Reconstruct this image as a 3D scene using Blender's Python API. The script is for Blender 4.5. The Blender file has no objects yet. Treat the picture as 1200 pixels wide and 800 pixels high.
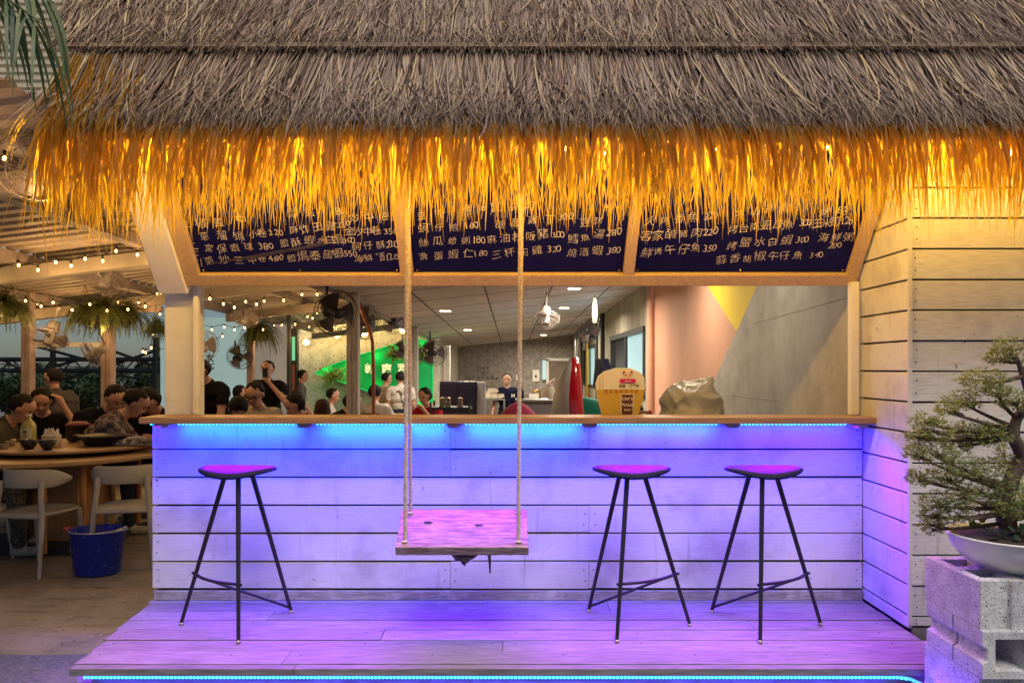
import bpy, math, random
import numpy as np
from mathutils import Vector, Matrix, noise as mnoise
random.seed(7)
R = math.radians
S = bpy.context.scene
COL = S.collection

# ------------------------------------------------------------------ camera, sky, sun, exposure
CAMZ = 1.35
F = 867.0
cd = bpy.data.cameras.new('camera'); cam = bpy.data.objects.new('camera', cd); COL.objects.link(cam)
cam.location = (0, 0, CAMZ); cam.rotation_euler = (R(90), 0, 0)
cd.sensor_width = 36; cd.lens = 36 * F / 1200; cd.shift_y = 32 / 1200
cd.clip_end = 2000; cd.clip_start = 0.05
S.camera = cam
W = bpy.data.worlds.new('World'); S.world = W; W.use_nodes = True
wn = W.node_tree; sky = wn.nodes.new('ShaderNodeTexSky'); sky.sky_type = 'NISHITA'; sky.sun_disc = False
SUN_EL, SUN_AZ = 59, 168        # the glow of the evening sky stands behind the camera
sky.sun_elevation = R(SUN_EL); sky.sun_rotation = R(SUN_AZ); sky.ozone_density = 3.0
wn.nodes['Background'].inputs[1].default_value = 0.032
wn.links.new(sky.outputs[0], wn.nodes['Background'].inputs[0])
sd = bpy.data.lights.new('sun', 'SUN'); sun = bpy.data.objects.new('sun', sd); COL.objects.link(sun)
sd.energy = 1.8; sd.angle = R(32); sd.color = (1.0, 0.93, 0.86)
_d = Vector((math.sin(R(SUN_AZ)) * math.cos(R(SUN_EL)), math.cos(R(SUN_AZ)) * math.cos(R(SUN_EL)), math.sin(R(SUN_EL))))
sun.rotation_euler = (-_d).to_track_quat('-Z', 'Y').to_euler()
S.view_settings.view_transform = 'Standard'; S.view_settings.look = 'None'
S.view_settings.exposure = 0.62; S.view_settings.gamma = 1; S.view_settings.use_curve_mapping = False
cy = S.cycles
cy.use_denoising = True
try: cy.denoiser = 'OPENIMAGEDENOISE'
except Exception: pass
cy.max_bounces = 6; cy.diffuse_bounces = 3; cy.glossy_bounces = 3; cy.transmission_bounces = 5; cy.transparent_max_bounces = 6
cy.sample_clamp_indirect = 3.0; cy.caustics_reflective = False; cy.caustics_refractive = False
cy.use_adaptive_sampling = True; cy.adaptive_threshold = 0.015

def P(px, py, D):               # where the photograph's pixel lies at depth D
    return Vector(((px - 600) / F * D, D, CAMZ + (432 - py) / F * D))

# ------------------------------------------------------------------ materials
def M(name, base, var=None, scale=6, stretch=(1, 1, 1), rough=.7, bump=0, metal=0, ramp=(.35, .65), island=0, dirt=None, dirt_scale=1.5, dirt_ramp=(.5, .75),
      fine=None, drip=None, translucent=None, emit=None, emit_s=0, spec=.4, coat=0, bump_scale=None, spots=None, spot_scale=60, spot_size=.25):
    m = bpy.data.materials.new(name); m.use_nodes = True
    nt = m.node_tree; L = nt.links.new; b = nt.nodes['Principled BSDF']
    b.inputs['Roughness'].default_value = rough; b.inputs['Metallic'].default_value = metal
    b.inputs['Specular IOR Level'].default_value = spec; b.inputs['Coat Weight'].default_value = coat
    def N(t): return nt.nodes.new(t)
    tc = N('ShaderNodeTexCoord'); mp = N('ShaderNodeMapping'); mp.inputs['Scale'].default_value = stretch
    L(tc.outputs['Object'], mp.inputs[0])
    def mix(fac, a, c, mode='MIX'):
        x = N('ShaderNodeMix'); x.data_type = 'RGBA'; x.blend_type = mode
        for s, v in ((x.inputs[0], fac), (x.inputs[6], a), (x.inputs[7], c)):
            if isinstance(v, (int, float)): s.default_value = v
            elif isinstance(v, tuple): s.default_value = (*v[:3], 1)
            else: L(v, s)
        return x.outputs[2]
    def nz(sc, vec, r, detail=8):
        n = N('ShaderNodeTexNoise'); n.inputs['Scale'].default_value = sc; n.inputs['Detail'].default_value = detail; n.inputs['Roughness'].default_value = .62
        L(vec, n.inputs['Vector'])
        mr = N('ShaderNodeMapRange'); mr.inputs[1].default_value = r[0]; mr.inputs[2].default_value = r[1]
        L(n.outputs[0], mr.inputs[0]); return mr.outputs[0], n.outputs[0]
    c = base; h = None
    if var is not None:
        f, h = nz(scale, mp.outputs[0], ramp)
        c = mix(f, base, var)
    if fine is not None:            # (colour, scale, stretch, ramp)
        m2 = N('ShaderNodeMapping'); m2.inputs['Scale'].default_value = fine[2]; L(tc.outputs['Object'], m2.inputs[0])
        f, h2 = nz(fine[1], m2.outputs[0], fine[3]); c = mix(f, c, fine[0])
        if h is None: h = h2
    if drip is not None:
        m3 = N('ShaderNodeMapping'); m3.inputs['Scale'].default_value = (22, 22, 1.3); L(tc.outputs['Object'], m3.inputs[0])
        f, _ = nz(1.0, m3.outputs[0], (.60, .80)); c = mix(f, c, drip)
    if dirt is not None:
        f, _ = nz(dirt_scale, tc.outputs['Object'], dirt_ramp); c = mix(f, c, dirt)
    if spots is not None:
        hb = h; v = N('ShaderNodeTexNoise'); v.inputs['Scale'].default_value = spot_scale; v.inputs['Detail'].default_value = 2; L(tc.outputs['Object'], v.inputs['Vector'])
        mr = N('ShaderNodeMapRange'); mr.inputs[1].default_value = spot_size; mr.inputs[2].default_value = spot_size + .06; mr.inputs[3].default_value = 1; mr.inputs[4].default_value = 0
        L(v.outputs[0], mr.inputs[0]); c = mix(mr.outputs[0], c, spots)
        h = v.outputs[0] if drip is None else hb
    if island:
        g = N('ShaderNodeNewGeometry'); mr = N('ShaderNodeMapRange'); mr.inputs[3].default_value = 1 - island; mr.inputs[4].default_value = 1 + island * .6
        L(g.outputs['Random Per Island'], mr.inputs[0])
        cc = N('ShaderNodeCombineColor'); [L(mr.outputs[0], cc.inputs[i]) for i in range(3)]
        c = mix(1.0, c, cc.outputs[0], 'MULTIPLY')
    if isinstance(c, tuple): b.inputs['Base Color'].default_value = (*c[:3], 1)
    else: L(c, b.inputs['Base Color'])
    if bump and h is not None:
        bp = N('ShaderNodeBump'); bp.inputs['Strength'].default_value = bump; bp.inputs['Distance'].default_value = .01
        L(h, bp.inputs['Height']); L(bp.outputs[0], b.inputs['Normal'])
    if emit is not None:
        b.inputs['Emission Color'].default_value = (*emit, 1); b.inputs['Emission Strength'].default_value = emit_s
    if translucent is not None:     # (weight, colour)
        t = N('ShaderNodeBsdfTranslucent'); t.inputs[0].default_value = (*translucent[1], 1)
        ms = N('ShaderNodeMixShader'); ms.inputs[0].default_value = translucent[0]
        L(b.outputs[0], ms.inputs[1]); L(t.outputs[0], ms.inputs[2]); L(ms.outputs[0], nt.nodes['Material Output'].inputs[0])
    return m

def ramp_island(name, stops, rough=.85, translucent=None, grain=True):      # one colour per strand, from a ramp
    m = bpy.data.materials.new(name); m.use_nodes = True; nt = m.node_tree; L = nt.links.new; b = nt.nodes['Principled BSDF']
    b.inputs['Roughness'].default_value = rough; b.inputs['Specular IOR Level'].default_value = .25
    g = nt.nodes.new('ShaderNodeNewGeometry'); r = nt.nodes.new('ShaderNodeValToRGB')
    L(g.outputs['Random Per Island'], r.inputs[0]); e = r.color_ramp.elements
    while len(e) < len(stops): e.new(.5)
    for k, (p, c) in enumerate(stops): e[k].position = p; e[k].color = (*c, 1)
    L(r.outputs[0], b.inputs['Base Color'])
    if translucent is not None:
        t = nt.nodes.new('ShaderNodeBsdfTranslucent'); hs = nt.nodes.new('ShaderNodeMix'); hs.data_type = 'RGBA'; hs.blend_type = 'MULTIPLY'; hs.inputs[0].default_value = .55
        hs.inputs[6].default_value = (*translucent[1], 1)
        r2 = nt.nodes.new('ShaderNodeMapRange'); r2.inputs[3].default_value = .35; r2.inputs[4].default_value = 1.1
        mul = nt.nodes.new('ShaderNodeMath'); mul.operation = 'MULTIPLY'; mul.inputs[1].default_value = 37.7; fr = nt.nodes.new('ShaderNodeMath'); fr.operation = 'FRACT'
        L(g.outputs['Random Per Island'], mul.inputs[0]); L(mul.outputs[0], fr.inputs[0]); L(fr.outputs[0], r2.inputs[0])
        cc = nt.nodes.new('ShaderNodeCombineColor'); [L(r2.outputs[0], cc.inputs[i]) for i in range(3)]
        L(cc.outputs[0], hs.inputs[7]); L(hs.outputs[2], t.inputs[0])
        ms = nt.nodes.new('ShaderNodeMixShader'); ms.inputs[0].default_value = translucent[0]
        L(b.outputs[0], ms.inputs[1]); L(t.outputs[0], ms.inputs[2]); L(ms.outputs[0], nt.nodes['Material Output'].inputs[0])
    return m

white_board = M('weathered_white_paint', (.74, .72, .68), (.62, .6, .57), 5, (1.2, 12, 26), .62, .12, island=.07, ramp=(.4, .75), fine=((.34, .31, .29), 9, (1, 14, 40), (.64, .84)), dirt=(.40, .37, .35), dirt_scale=3.1, dirt_ramp=(.50, .78), drip=(.38, .35, .33), spots=(.16, .14, .13), spot_scale=22, spot_size=.225)
wall_board = M('weathered_wall_paint', (.70, .68, .64), (.52, .5, .47), 5, (2, 3, 22), .65, .2, island=.08, ramp=(.4, .72), fine=((.3, .28, .26), 12, (2, 2, 40), (.60, .82)), dirt=(.40, .38, .35), dirt_scale=3.5, dirt_ramp=(.52, .82), drip=(.34, .31, .29), spots=(.14, .12, .11), spot_scale=26, spot_size=.235)
deck_wood = M('weathered_deck_wood', (.30, .255, .26), (.16, .135, .14), 4, (1.4, 16, 16), .6, .35, island=.22, ramp=(.36, .64), fine=((.10, .085, .085), 6, (1.2, 34, 34), (.62, .8)), dirt=(.22, .18, .18), dirt_scale=2.2, dirt_ramp=(.55, .8))
base_wood = M('bare_grey_timber', (.42, .38, .36), (.22, .2, .19), 6, (1.5, 10, 18), .75, .3, ramp=(.35, .65), dirt=(.55, .52, .5), dirt_scale=7)
dark_gap = M('dark_gap', (.02, .018, .02), rough=.9)
nail_metal = M('nail_metal', (.08, .07, .07), rough=.6, metal=.6)
counter_wood = M('counter_timber', (.46, .28, .15), (.30, .17, .085), 5, (1.2, 18, 22), .45, .15, ramp=(.35, .7), spec=.5)
frame_wood = M('pine_frame', (.58, .42, .24), (.46, .31, .16), 5, (14, 2, 14), .55, .08, ramp=(.35, .7))
white_paint = M('cream_white_paint', (.86, .84, .80), (.76, .73, .68), 7, (1, 1, 1), .55, .12, ramp=(.45, .75), dirt=(.5, .46, .4), dirt_scale=5, dirt_ramp=(.6, .85))
chalkboard = M('chalkboard_blue', (.004, .0045, .065), (.008, .008, .09), 3, rough=.7, ramp=(.3, .8), spec=.12)
chalk = M('chalk_marks', (.88, .82, .74), (.55, .5, .45), 90, rough=.9)
smear = M('chalk_smear', (.075, .065, .11), (.04, .03, .08), 20, rough=.9)
rope_mat = M('cotton_rope', (.66, .56, .44), (.42, .34, .27), 60, rough=.9, bump=.4)
black_metal = M('black_powder_coated_steel', (.018, .016, .022), rough=.38, metal=.2, spec=.6)
stool_seat = M('dark_blue_lit_leather', (.008, .010, .05), (.014, .016, .07), 14, rough=.6, bump=.1, spec=.12)  # blue of the LED light is put into the dark seat colour
brass_foot = M('worn_steel_foot', (.5, .42, .36), rough=.4, metal=.7)
thatch_old = ramp_island('old_thatch', [(0, (.05, .028, .02)), (.2, (.165, .10, .074)), (.5, (.285, .195, .15)), (.75, (.375, .275, .215)), (.93, (.49, .36, .23)), (1, (.64, .45, .21))])
thatch_brown_warm = ramp_island('brown_warm_lit_thatch', [(0, (.06, .032, .022)), (.3, (.18, .105, .07)), (.6, (.28, .18, .12)), (.85, (.40, .28, .17)), (1, (.62, .46, .24))])  # stray brown strands; also carries the warm light painted at the left
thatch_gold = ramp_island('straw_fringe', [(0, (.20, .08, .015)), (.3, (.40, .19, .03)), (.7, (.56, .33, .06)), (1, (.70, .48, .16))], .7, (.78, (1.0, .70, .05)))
thatch_core = M('dark_thatch_core', (.035, .024, .018), (.07, .05, .038), 10, (20, 2, 2), .95)
batten_wood = M('batten_wood', (.30, .19, .11), (.19, .12, .075), 6, (2, 14, 14), .7, .2)
roof_under = M('roof_soffit_wood', (.36, .25, .15), (.26, .17, .1), 5, (2, 12, 12), .7, .1)
concrete = M('bare_concrete', (.40, .37, .33), (.30, .275, .245), 4, rough=.8, bump=.12, ramp=(.35, .65), fine=((.22, .2, .18), 14, (1, 1, .4), (.6, .8)), dirt=(.47, .44, .39), dirt_scale=1.1)
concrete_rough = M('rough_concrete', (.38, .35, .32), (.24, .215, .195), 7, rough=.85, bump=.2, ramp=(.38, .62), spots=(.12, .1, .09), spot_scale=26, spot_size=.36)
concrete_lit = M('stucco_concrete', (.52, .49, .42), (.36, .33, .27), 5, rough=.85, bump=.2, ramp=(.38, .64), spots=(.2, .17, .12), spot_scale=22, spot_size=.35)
pink_paint = M('salmon_wall_paint', (.58, .315, .215), (.51, .27, .18), 2.2, rough=.7, bump=.03, ramp=(.3, .7), fine=((.5, .2, .13), 30, (1, 1, .2), (.72, .85)))
yellow_paint = M('yellow_wall_paint', (.72, .52, .03), (.62, .45, .03), 3, rough=.7, ramp=(.3, .7))
gypsum = M('ceiling_board', (.56, .52, .51), (.48, .44, .44), 3, rough=.85, dirt=(.42, .38, .38), dirt_scale=1.2)
seam = M('ceiling_seam', (.13, .12, .13), rough=.9)
sheet = M('corrugated_sheet', (.46, .38, .31), (.37, .30, .245), 2, rough=.55, metal=.15)
sheet_cream = M('steel_beam_paint', (.36, .31, .24), (.28, .24, .19), 4, rough=.6)
purlin_mat = M('purlin_steel', (.30, .24, .22), (.22, .175, .16), 5, rough=.6)
patio = M('worn_patio_concrete', (.30, .235, .17), (.19, .145, .105), 2.2, (1, .5, 1), .55, .25, ramp=(.35, .65), fine=((.11, .08, .058), 5, (.6, 2.2, 1), (.52, .72)), dirt=(.37, .31, .24), dirt_scale=.9, spots=(.07, .055, .045), spot_scale=34, spot_size=.28)
asphalt = M('rough_asphalt', (.17, .16, .165), (.09, .085, .09), 60, rough=.85, bump=.8, ramp=(.4, .6), dirt=(.22, .2, .2), dirt_scale=1.4)
block_mat = M('concrete_block', (.66, .65, .65), (.48, .47, .48), 16, rough=.9, bump=.45, ramp=(.4, .65), dirt=(.34, .33, .31), dirt_scale=5, dirt_ramp=(.52, .8), spots=(.09, .085, .09), spot_scale=150, spot_size=.34)
brick_mat = M('brick_footing', (.30, .25, .23), (.16, .13, .12), 12, rough=.9, bump=.3)
glaze = M('grey_white_glaze', (.88, .88, .87), (.82, .82, .82), 3, rough=.22, spec=.5)
soil = M('dark_potting_soil', (.03, .022, .015), (.06, .045, .03), 30, rough=.95, bump=.5)
juniper = ramp_island('juniper_needles', [(0, (.04, .06, .03)), (.25, (.14, .185, .07)), (.6, (.29, .32, .11)), (.88, (.48, .46, .13)), (1, (.50, .36, .15))], .6, (.3, (.42, .44, .12)))
bark = M('juniper_bark', (.13, .085, .065), (.07, .045, .035), 12, (4, 4, 1), .9, .5)
palm_leaf = ramp_island('palm_leaf', [(0, (.03, .06, .03)), (.5, (.07, .115, .05)), (.8, (.17, .19, .075)), (1, (.42, .36, .16))], .45, (.2, (.12, .18, .04)))
palm_bark = M('palm_bark', (.18, .14, .1), (.09, .07, .05), 5, (1, 1, 8), .9, .5)
fern_leaf = ramp_island('fern_leaf', [(0, (.03, .042, .015)), (.5, (.07, .09, .028)), (.85, (.14, .145, .045)), (1, (.24, .19, .06))], .55, (.25, (.16, .2, .05)))
tree_leaf = ramp_island('tree_leaf', [(0, (.02, .04, .02)), (.6, (.045, .08, .035)), (1, (.09, .12, .05))], .6)
dark_steel = M('dark_painted_steel', (.03, .032, .04), (.05, .05, .055), 8, rough=.55, metal=.3)
table_wood = M('table_timber', (.42, .27, .14), (.30, .18, .085), 4, (2, 14, 14), .42, .06, ramp=(.35, .7))
table_base = M('table_base_veneer', (.36, .2, .095), (.28, .15, .07), 4, (14, 14, 1.5), .5)
leg_wood = M('orange_table_leg', (.46, .2, .07), (.36, .15, .05), 6, (10, 10, 1), .5)
chair_plastic = M('grey_chair_plastic', (.40, .375, .33), (.35, .325, .285), 4, rough=.5, spec=.4)
bucket_blue = M('blue_bucket_plastic', (.012, .022, .30), (.02, .035, .36), 5, rough=.4, spots=(.12, .15, .42), spot_scale=34, spot_size=.3)
wire = M('galvanised_wire', (.6, .58, .58), rough=.3, metal=.9)
red_plastic = M('red_plastic', (.55, .02, .02), rough=.35)
red_gel = M('red_glossy_gelcoat', (.60, .008, .02), (.48, .006, .016), 3, rough=.2, spec=.6, coat=.4)
teal_gel = M('teal_gelcoat', (.0, .27, .19), (.0, .22, .155), 3, rough=.45)
grey_gel = M('grey_white_gelcoat', (.62, .58, .55), rough=.4)
maroon = M('maroon_cloth', (.30, .012, .06), (.2, .008, .045), 8, rough=.8)
paper = M('white_paper', (.78, .74, .66), rough=.85)
cream_foam = M('printed_foam_cream', (.80, .78, .76), (.74, .71, .69), 3, rough=.6)
beer_yellow = M('printed_beer_yellow', (.62, .42, .08), (.52, .34, .06), 2, rough=.5)
magenta = M('magenta_print', (.62, .01, .16), rough=.5)
black_print = M('black_print', (.02, .015, .02), rough=.7)
brown_print = M('brown_poster_print', (.10, .03, .025), rough=.6)
bag_plastic = M('crumpled_pale_plastic', (.44, .45, .50), (.33, .34, .38), 5, rough=.34, spec=.5, bump=.3, translucent=(.3, (.45, .46, .5)))
foil = M('crumpled_foil', (.72, .66, .58), rough=.25, metal=.95)
black_ceramic = M('black_ceramic', (.014, .013, .015), rough=.25, spec=.6)
cast_iron = M('cast_iron', (.02, .019, .022), rough=.5)
tea = M('bottled_tea', (.46, .42, .13), rough=.2, spec=.6)
tea_label = M('bottle_label', (.70, .66, .38), rough=.5)
tissue_box = M('tissue_packet', (.66, .58, .44), rough=.6)
cup_mat = M('smoked_plastic_cup', (.22, .18, .14), rough=.3)
green_sign = M('green_sign_panel', (.0, .40, .12), (.0, .32, .10), 2, rough=.5)
green_led = M('green_led', (0, .2, .05), emit=(.02, .8, .18), emit_s=.3)
blue_led = M('blue_led_strip', (.1, .3, .8), emit=(.02, .40, 1.0), emit_s=8)
blue_led_soft = M('blue_led_lens', (.1, .3, .8), emit=(.02, .22, 1.0), emit_s=1.6)
warm_bulb = M('warm_bulb_glass', (.8, .6, .3), emit=(1.0, .55, .14), emit_s=7)
hot_bulb = M('bright_bulb_glass', (.9, .8, .5), emit=(1.0, .78, .36), emit_s=30)
down_glow = M('downlight_lens', (.9, .85, .7), emit=(1.0, .86, .6), emit_s=9)
cord_mat = M('black_cord', (.02, .018, .018), rough=.6)
teal_sheet_glow = M('pale_teal_glow_sheet', (.40, .53, .52), (.36, .49, .485), 1.5, rough=.75, emit=(.30, .46, .45), emit_s=.42)  # no lamp: the emission stands in for light on the sheet
grey_sheet_glow = M('pale_grey_glow_sheet', (.50, .50, .47), (.44, .44, .41), 2, rough=.8, emit=(.4, .4, .36), emit_s=.18)  # weaker emission, likewise in place of light falling on the sheet
pink_post = M('old_post_paint', (.42, .32, .29), (.3, .22, .2), 8, rough=.8)
old_post = M('flaking_post_paint', (.52, .48, .44), (.33, .29, .27), 6, (6, 6, 1), .75, .3, ramp=(.4, .65), fine=((.14, .11, .1), 8, (8, 8, .6), (.66, .8)))
copper = M('copper_pipe', (.36, .13, .07), (.26, .09, .05), 8, rough=.4, metal=.4)
fridge_black = M('black_fridge', (.012, .009, .022), rough=.35)
fridge_grey = M('grey_fridge_side', (.25, .235, .25), rough=.45, metal=.3)
steel = M('brushed_steel', (.42, .41, .41), (.34, .33, .33), 10, (1, 1, 12), .35, metal=.8)
brass = M('brass', (.72, .45, .12), rough=.25, metal=.9)
lit_pane = M('lit_kitchen_pane', (.3, .4, .42), (.2, .3, .34), 3, rough=.2, emit=(.42, .68, .72), emit_s=.5)
dark_pane = M('dark_glass_pane', (.02, .03, .045), rough=.12, spec=.6)
white_plastic = M('white_plastic', (.72, .70, .66), rough=.4)
wall_grey_green = M('stained_wall_paint', (.40, .36, .28), (.28, .25, .195), 3, (1, 1, .5), .8, ramp=(.35, .65), dirt=(.2, .175, .14), dirt_scale=2.2)
screen_dark = M('dark_screen', (.008, .008, .012), rough=.2)
skin = M('skin', (.48, .27, .19), (.43, .235, .165), 20, rough=.55)
hair_black = M('black_hair', (.008, .007, .008), (.016, .013, .013), 40, (6, 6, 1), .75, .3, spec=.15)
hair_brown = M('dark_brown_hair', (.028, .014, .011), (.05, .025, .019), 40, (6, 6, 1), .75, .3, spec=.15)
eye_dark = M('dark_eye', (.01, .008, .008), rough=.2)
lip = M('lip', (.36, .13, .11), rough=.5)
def cloth(name, c, **k): return M(name, tuple(x * .85 for x in c), tuple(x * .55 for x in c), 9, rough=.95, bump=.5, spec=.08, **k)
cl_black = cloth('black_cotton', (.014, .013, .018)); cl_navy = cloth('navy_cotton', (.012, .014, .04)); cl_grey = cloth('grey_cotton', (.10, .085, .085))
cl_olive = cloth('olive_grey_cotton', (.085, .08, .06)); cl_cream = cloth('cream_cotton', (.55, .47, .34)); cl_white = cloth('white_cotton', (.58, .54, .50))
cl_red = cloth('red_cotton', (.42, .015, .035)); cl_jeans = cloth('dark_denim', (.03, .035, .06)); cl_taupe = cloth('grey_blue_cotton', (.15, .14, .15))
cl_shoe = cloth('pale_canvas', (.5, .47, .44)); cl_dot = M('speckled_trousers', (.04, .035, .04), rough=.9, spots=(.14, .125, .125), spot_scale=75, spot_size=.40)
def plaid():
    m = bpy.data.materials.new('plaid_cotton'); m.use_nodes = True; nt = m.node_tree; b = nt.nodes['Principled BSDF']; b.inputs['Roughness'].default_value = .9
    tc = nt.nodes.new('ShaderNodeTexCoord'); ck = nt.nodes.new('ShaderNodeTexChecker'); ck.inputs['Scale'].default_value = 18
    ck.inputs[1].default_value = (.20, .155, .15, 1); ck.inputs[2].default_value = (.06, .045, .05, 1)
    nt.links.new(tc.outputs['Object'], ck.inputs[0]); nt.links.new(ck.outputs[0], b.inputs['Base Color']); return m
cl_plaid = plaid()

# ------------------------------------------------------------------ mesh building
class MB:
    def __init__(s): s.v = []; s.f = []; s.m = []; s.s = []
    def add(s, vs, fs, m=0, smooth=False):
        o = len(s.v); s.v.extend([tuple(v) for v in vs])
        for f in fs: s.f.append(tuple(i + o for i in f)); s.m.append(m); s.s.append(smooth)
    def box(s, c, d, m=0, rot=None):
        x, y, z = d[0] / 2, d[1] / 2, d[2] / 2
        vs = [Vector((a, b, e)) for a in (-x, x) for b in (-y, y) for e in (-z, z)]
        if rot is not None: vs = [rot @ v for v in vs]
        c = Vector(c)
        s.add([v + c for v in vs], [(0, 1, 3, 2), (4, 6, 7, 5), (0, 4, 5, 1), (2, 3, 7, 6), (0, 2, 6, 4), (1, 5, 7, 3)], m)
    def span(s, a, b, m=0): s.box([(p + q) / 2 for p, q in zip(a, b)], [abs(q - p) for p, q in zip(a, b)], m)
    def tube(s, pts, r, n=8, m=0, smooth=True, closed=False):
        pts = [Vector(p) for p in pts]; k = len(pts)
        rr = [r] * k if isinstance(r, (int, float)) else list(r)
        up = None; vs = []
        for i, p in enumerate(pts):
            a = pts[i - 1] if (i > 0 or closed) else pts[i]; b = pts[(i + 1) % k] if (i < k - 1 or closed) else pts[i]
            t = (b - a).normalized()
            if up is None:
                up = Vector((0, 0, 1)) if abs(t.z) < .9 else Vector((1, 0, 0))
            u = (up - t * up.dot(t))
            if u.length < 1e-5: u = t.orthogonal()
            u.normalize(); up = u; w = t.cross(u)
            for j in range(n):
                q = 2 * math.pi * j / n; vs.append(p + (u * math.cos(q) + w * math.sin(q)) * rr[i])
        fs = [(i * n + j, i * n + (j + 1) % n, ((i + 1) % k) * n + (j + 1) % n, ((i + 1) % k) * n + j) for i in range(k if closed else k - 1) for j in range(n)]
        s.add(vs, fs, m, smooth)
        if not closed: s.add(vs[:n], [tuple(reversed(range(n)))], m); s.add(vs[-n:], [tuple(range(n))], m)
    def lathe(s, prof, c=(0, 0, 0), n=28, m=0, sx=1, sy=1, rot=None, smooth=True):
        c = Vector(c); vs = []
        for r, z in prof:
            for j in range(n):
                q = 2 * math.pi * j / n; v = Vector((r * math.cos(q) * sx, r * math.sin(q) * sy, z))
                vs.append((rot @ v if rot is not None else v) + c)
        s.add(vs, [(i * n + j, i * n + (j + 1) % n, (i + 1) * n + (j + 1) % n, (i + 1) * n + j) for i in range(len(prof) - 1) for j in range(n)], m, smooth)
    def sphere(s, c, r, m=0, n=14, k=9, rot=None, smooth=True):
        if isinstance(r, (int, float)): r = (r, r, r)
        c = Vector(c); vs = []
        for i in range(k + 1):
            a = math.pi * i / k
            for j in range(n):
                q = 2 * math.pi * j / n; v = Vector((r[0] * math.sin(a) * math.cos(q), r[1] * math.sin(a) * math.sin(q), r[2] * math.cos(a)))
                vs.append((rot @ v if rot is not None else v) + c)
        s.add(vs, [(i * n + j, (i + 1) * n + j, (i + 1) * n + (j + 1) % n, i * n + (j + 1) % n) for i in range(k) for j in range(n)], m, smooth)
    def extrude(s, poly, vec, m=0):
        poly = [Vector(p) for p in poly]; vec = Vector(vec); n = len(poly)
        s.add(poly + [p + vec for p in poly], [tuple(reversed(range(n))), tuple(range(n, 2 * n))] + [(i, (i + 1) % n, n + (i + 1) % n, n + i) for i in range(n)], m)
    def ribbon(s, pts, wv, ws, m=0):
        vs = []
        for p, w in zip(pts, ws): vs += [p - wv * w, p + wv * w]
        s.add(vs, [(2 * i, 2 * i + 1, 2 * i + 3, 2 * i + 2) for i in range(len(pts) - 1)], m)
    def build(s, name, mats, parent=None, world=False, bevel=0, label=None, solid=0):
        me = bpy.data.meshes.new(name)
        off = Vector((0, 0, 0))
        if world:
            p = parent
            while p is not None: off += p.location; p = p.parent
        me.from_pydata([(v[0] - off.x, v[1] - off.y, v[2] - off.z) for v in s.v], [], s.f)
        for x in (mats if isinstance(mats, (list, tuple)) else [mats]): me.materials.append(x)
        me.polygons.foreach_set('material_index', s.m); me.polygons.foreach_set('use_smooth', s.s); me.update()
        o = bpy.data.objects.new(name, me); COL.objects.link(o)
        if parent is not None: o.parent = parent
        if solid:
            md = o.modifiers.new('solidify', 'SOLIDIFY'); md.thickness = solid
        if bevel:
            md = o.modifiers.new('bevel', 'BEVEL'); md.width = bevel; md.segments = 2; md.limit_method = 'ANGLE'; md.angle_limit = R(50)
        if label: o['label'] = label
        return o

def tag(o, label, cat, group=None, kind=None):
    o['label'] = label; o['category'] = cat
    if group: o['group'] = group
    if kind: o['kind'] = kind
    return o
def thing(name, label, cat, loc=(0, 0, 0), rz=0, group=None):
    o = bpy.data.objects.new(name, None); COL.objects.link(o); o.location = loc; o.rotation_euler = (0, 0, rz); o.empty_display_size = .1
    return tag(o, label, cat, group)
def kids(o): return [c for c in bpy.data.objects if c.parent == o]
def copy_tree(o, parent=None):
    c = o.copy(); COL.objects.link(c); c.parent = parent
    for ch in list(o.children): copy_tree(ch, c)
    return c
def place(root, loc, label, rot=(0, 0, 0), scale=1, group=None, first=False):
    c = root if first else copy_tree(root)
    c.location = loc; c.rotation_euler = rot; c.scale = (scale,) * 3 if isinstance(scale, (int, float)) else scale
    c['label'] = label
    if group: c['group'] = group
    return c
_tx = {}
def glyph(ch, thin=-.012):
    k = (ch, thin)
    if k not in _tx:
        cu = bpy.data.curves.new('t', 'FONT'); cu.body = ch; cu.size = 1; cu.offset = thin; cu.resolution_u = 3; cu.align_x = 'CENTER'
        o = bpy.data.objects.new('t', cu); COL.objects.link(o)
        bpy.context.view_layer.update()
        me = o.to_mesh()
        _tx[k] = ([tuple(v.co) for v in me.vertices], [tuple(p.vertices) for p in me.polygons])
        o.to_mesh_clear(); bpy.data.objects.remove(o); bpy.data.curves.remove(cu)
    return _tx[k]
def letters(mb, text, o, u, v, size, m=0, adv=None, jitter=0, thin=-.012):
    """Writes text from the point o, along the unit vector u with v up; each mark is a thin face set."""
    u = Vector(u); v = Vector(v); o = Vector(o); x = 0; hand = jitter > .09
    for ch in text:
        wide = ord(ch) > 0x2000
        a = adv if adv else (size * (1.02 if wide else .56))
        if ch != ' ':
            vs, fs = glyph(ch, thin); q = random.uniform(-jitter, jitter); sc = size * (1 + random.uniform(-jitter, jitter) * .9)
            ox = x + a / 2; oy = random.uniform(-jitter, jitter) * size * .5; sh = random.uniform(-jitter, jitter)
            out = []
            sd_ = random.uniform(0, 50)
            for (a1, b1, _z) in vs:
                if hand: n_ = mnoise.noise_vector(Vector((a1 * 2.6, b1 * 2.6, sd_))); a1 += n_.x * .075; b1 += n_.y * .075
                a2 = (a1 + sh * b1) * math.cos(q) - b1 * math.sin(q); b2 = a1 * math.sin(q) + b1 * math.cos(q)
                out.append(o + u * (ox + a2 * sc) + v * (oy + b2 * sc))
            mb.add(out, fs, m)
        x += a
    return x
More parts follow.
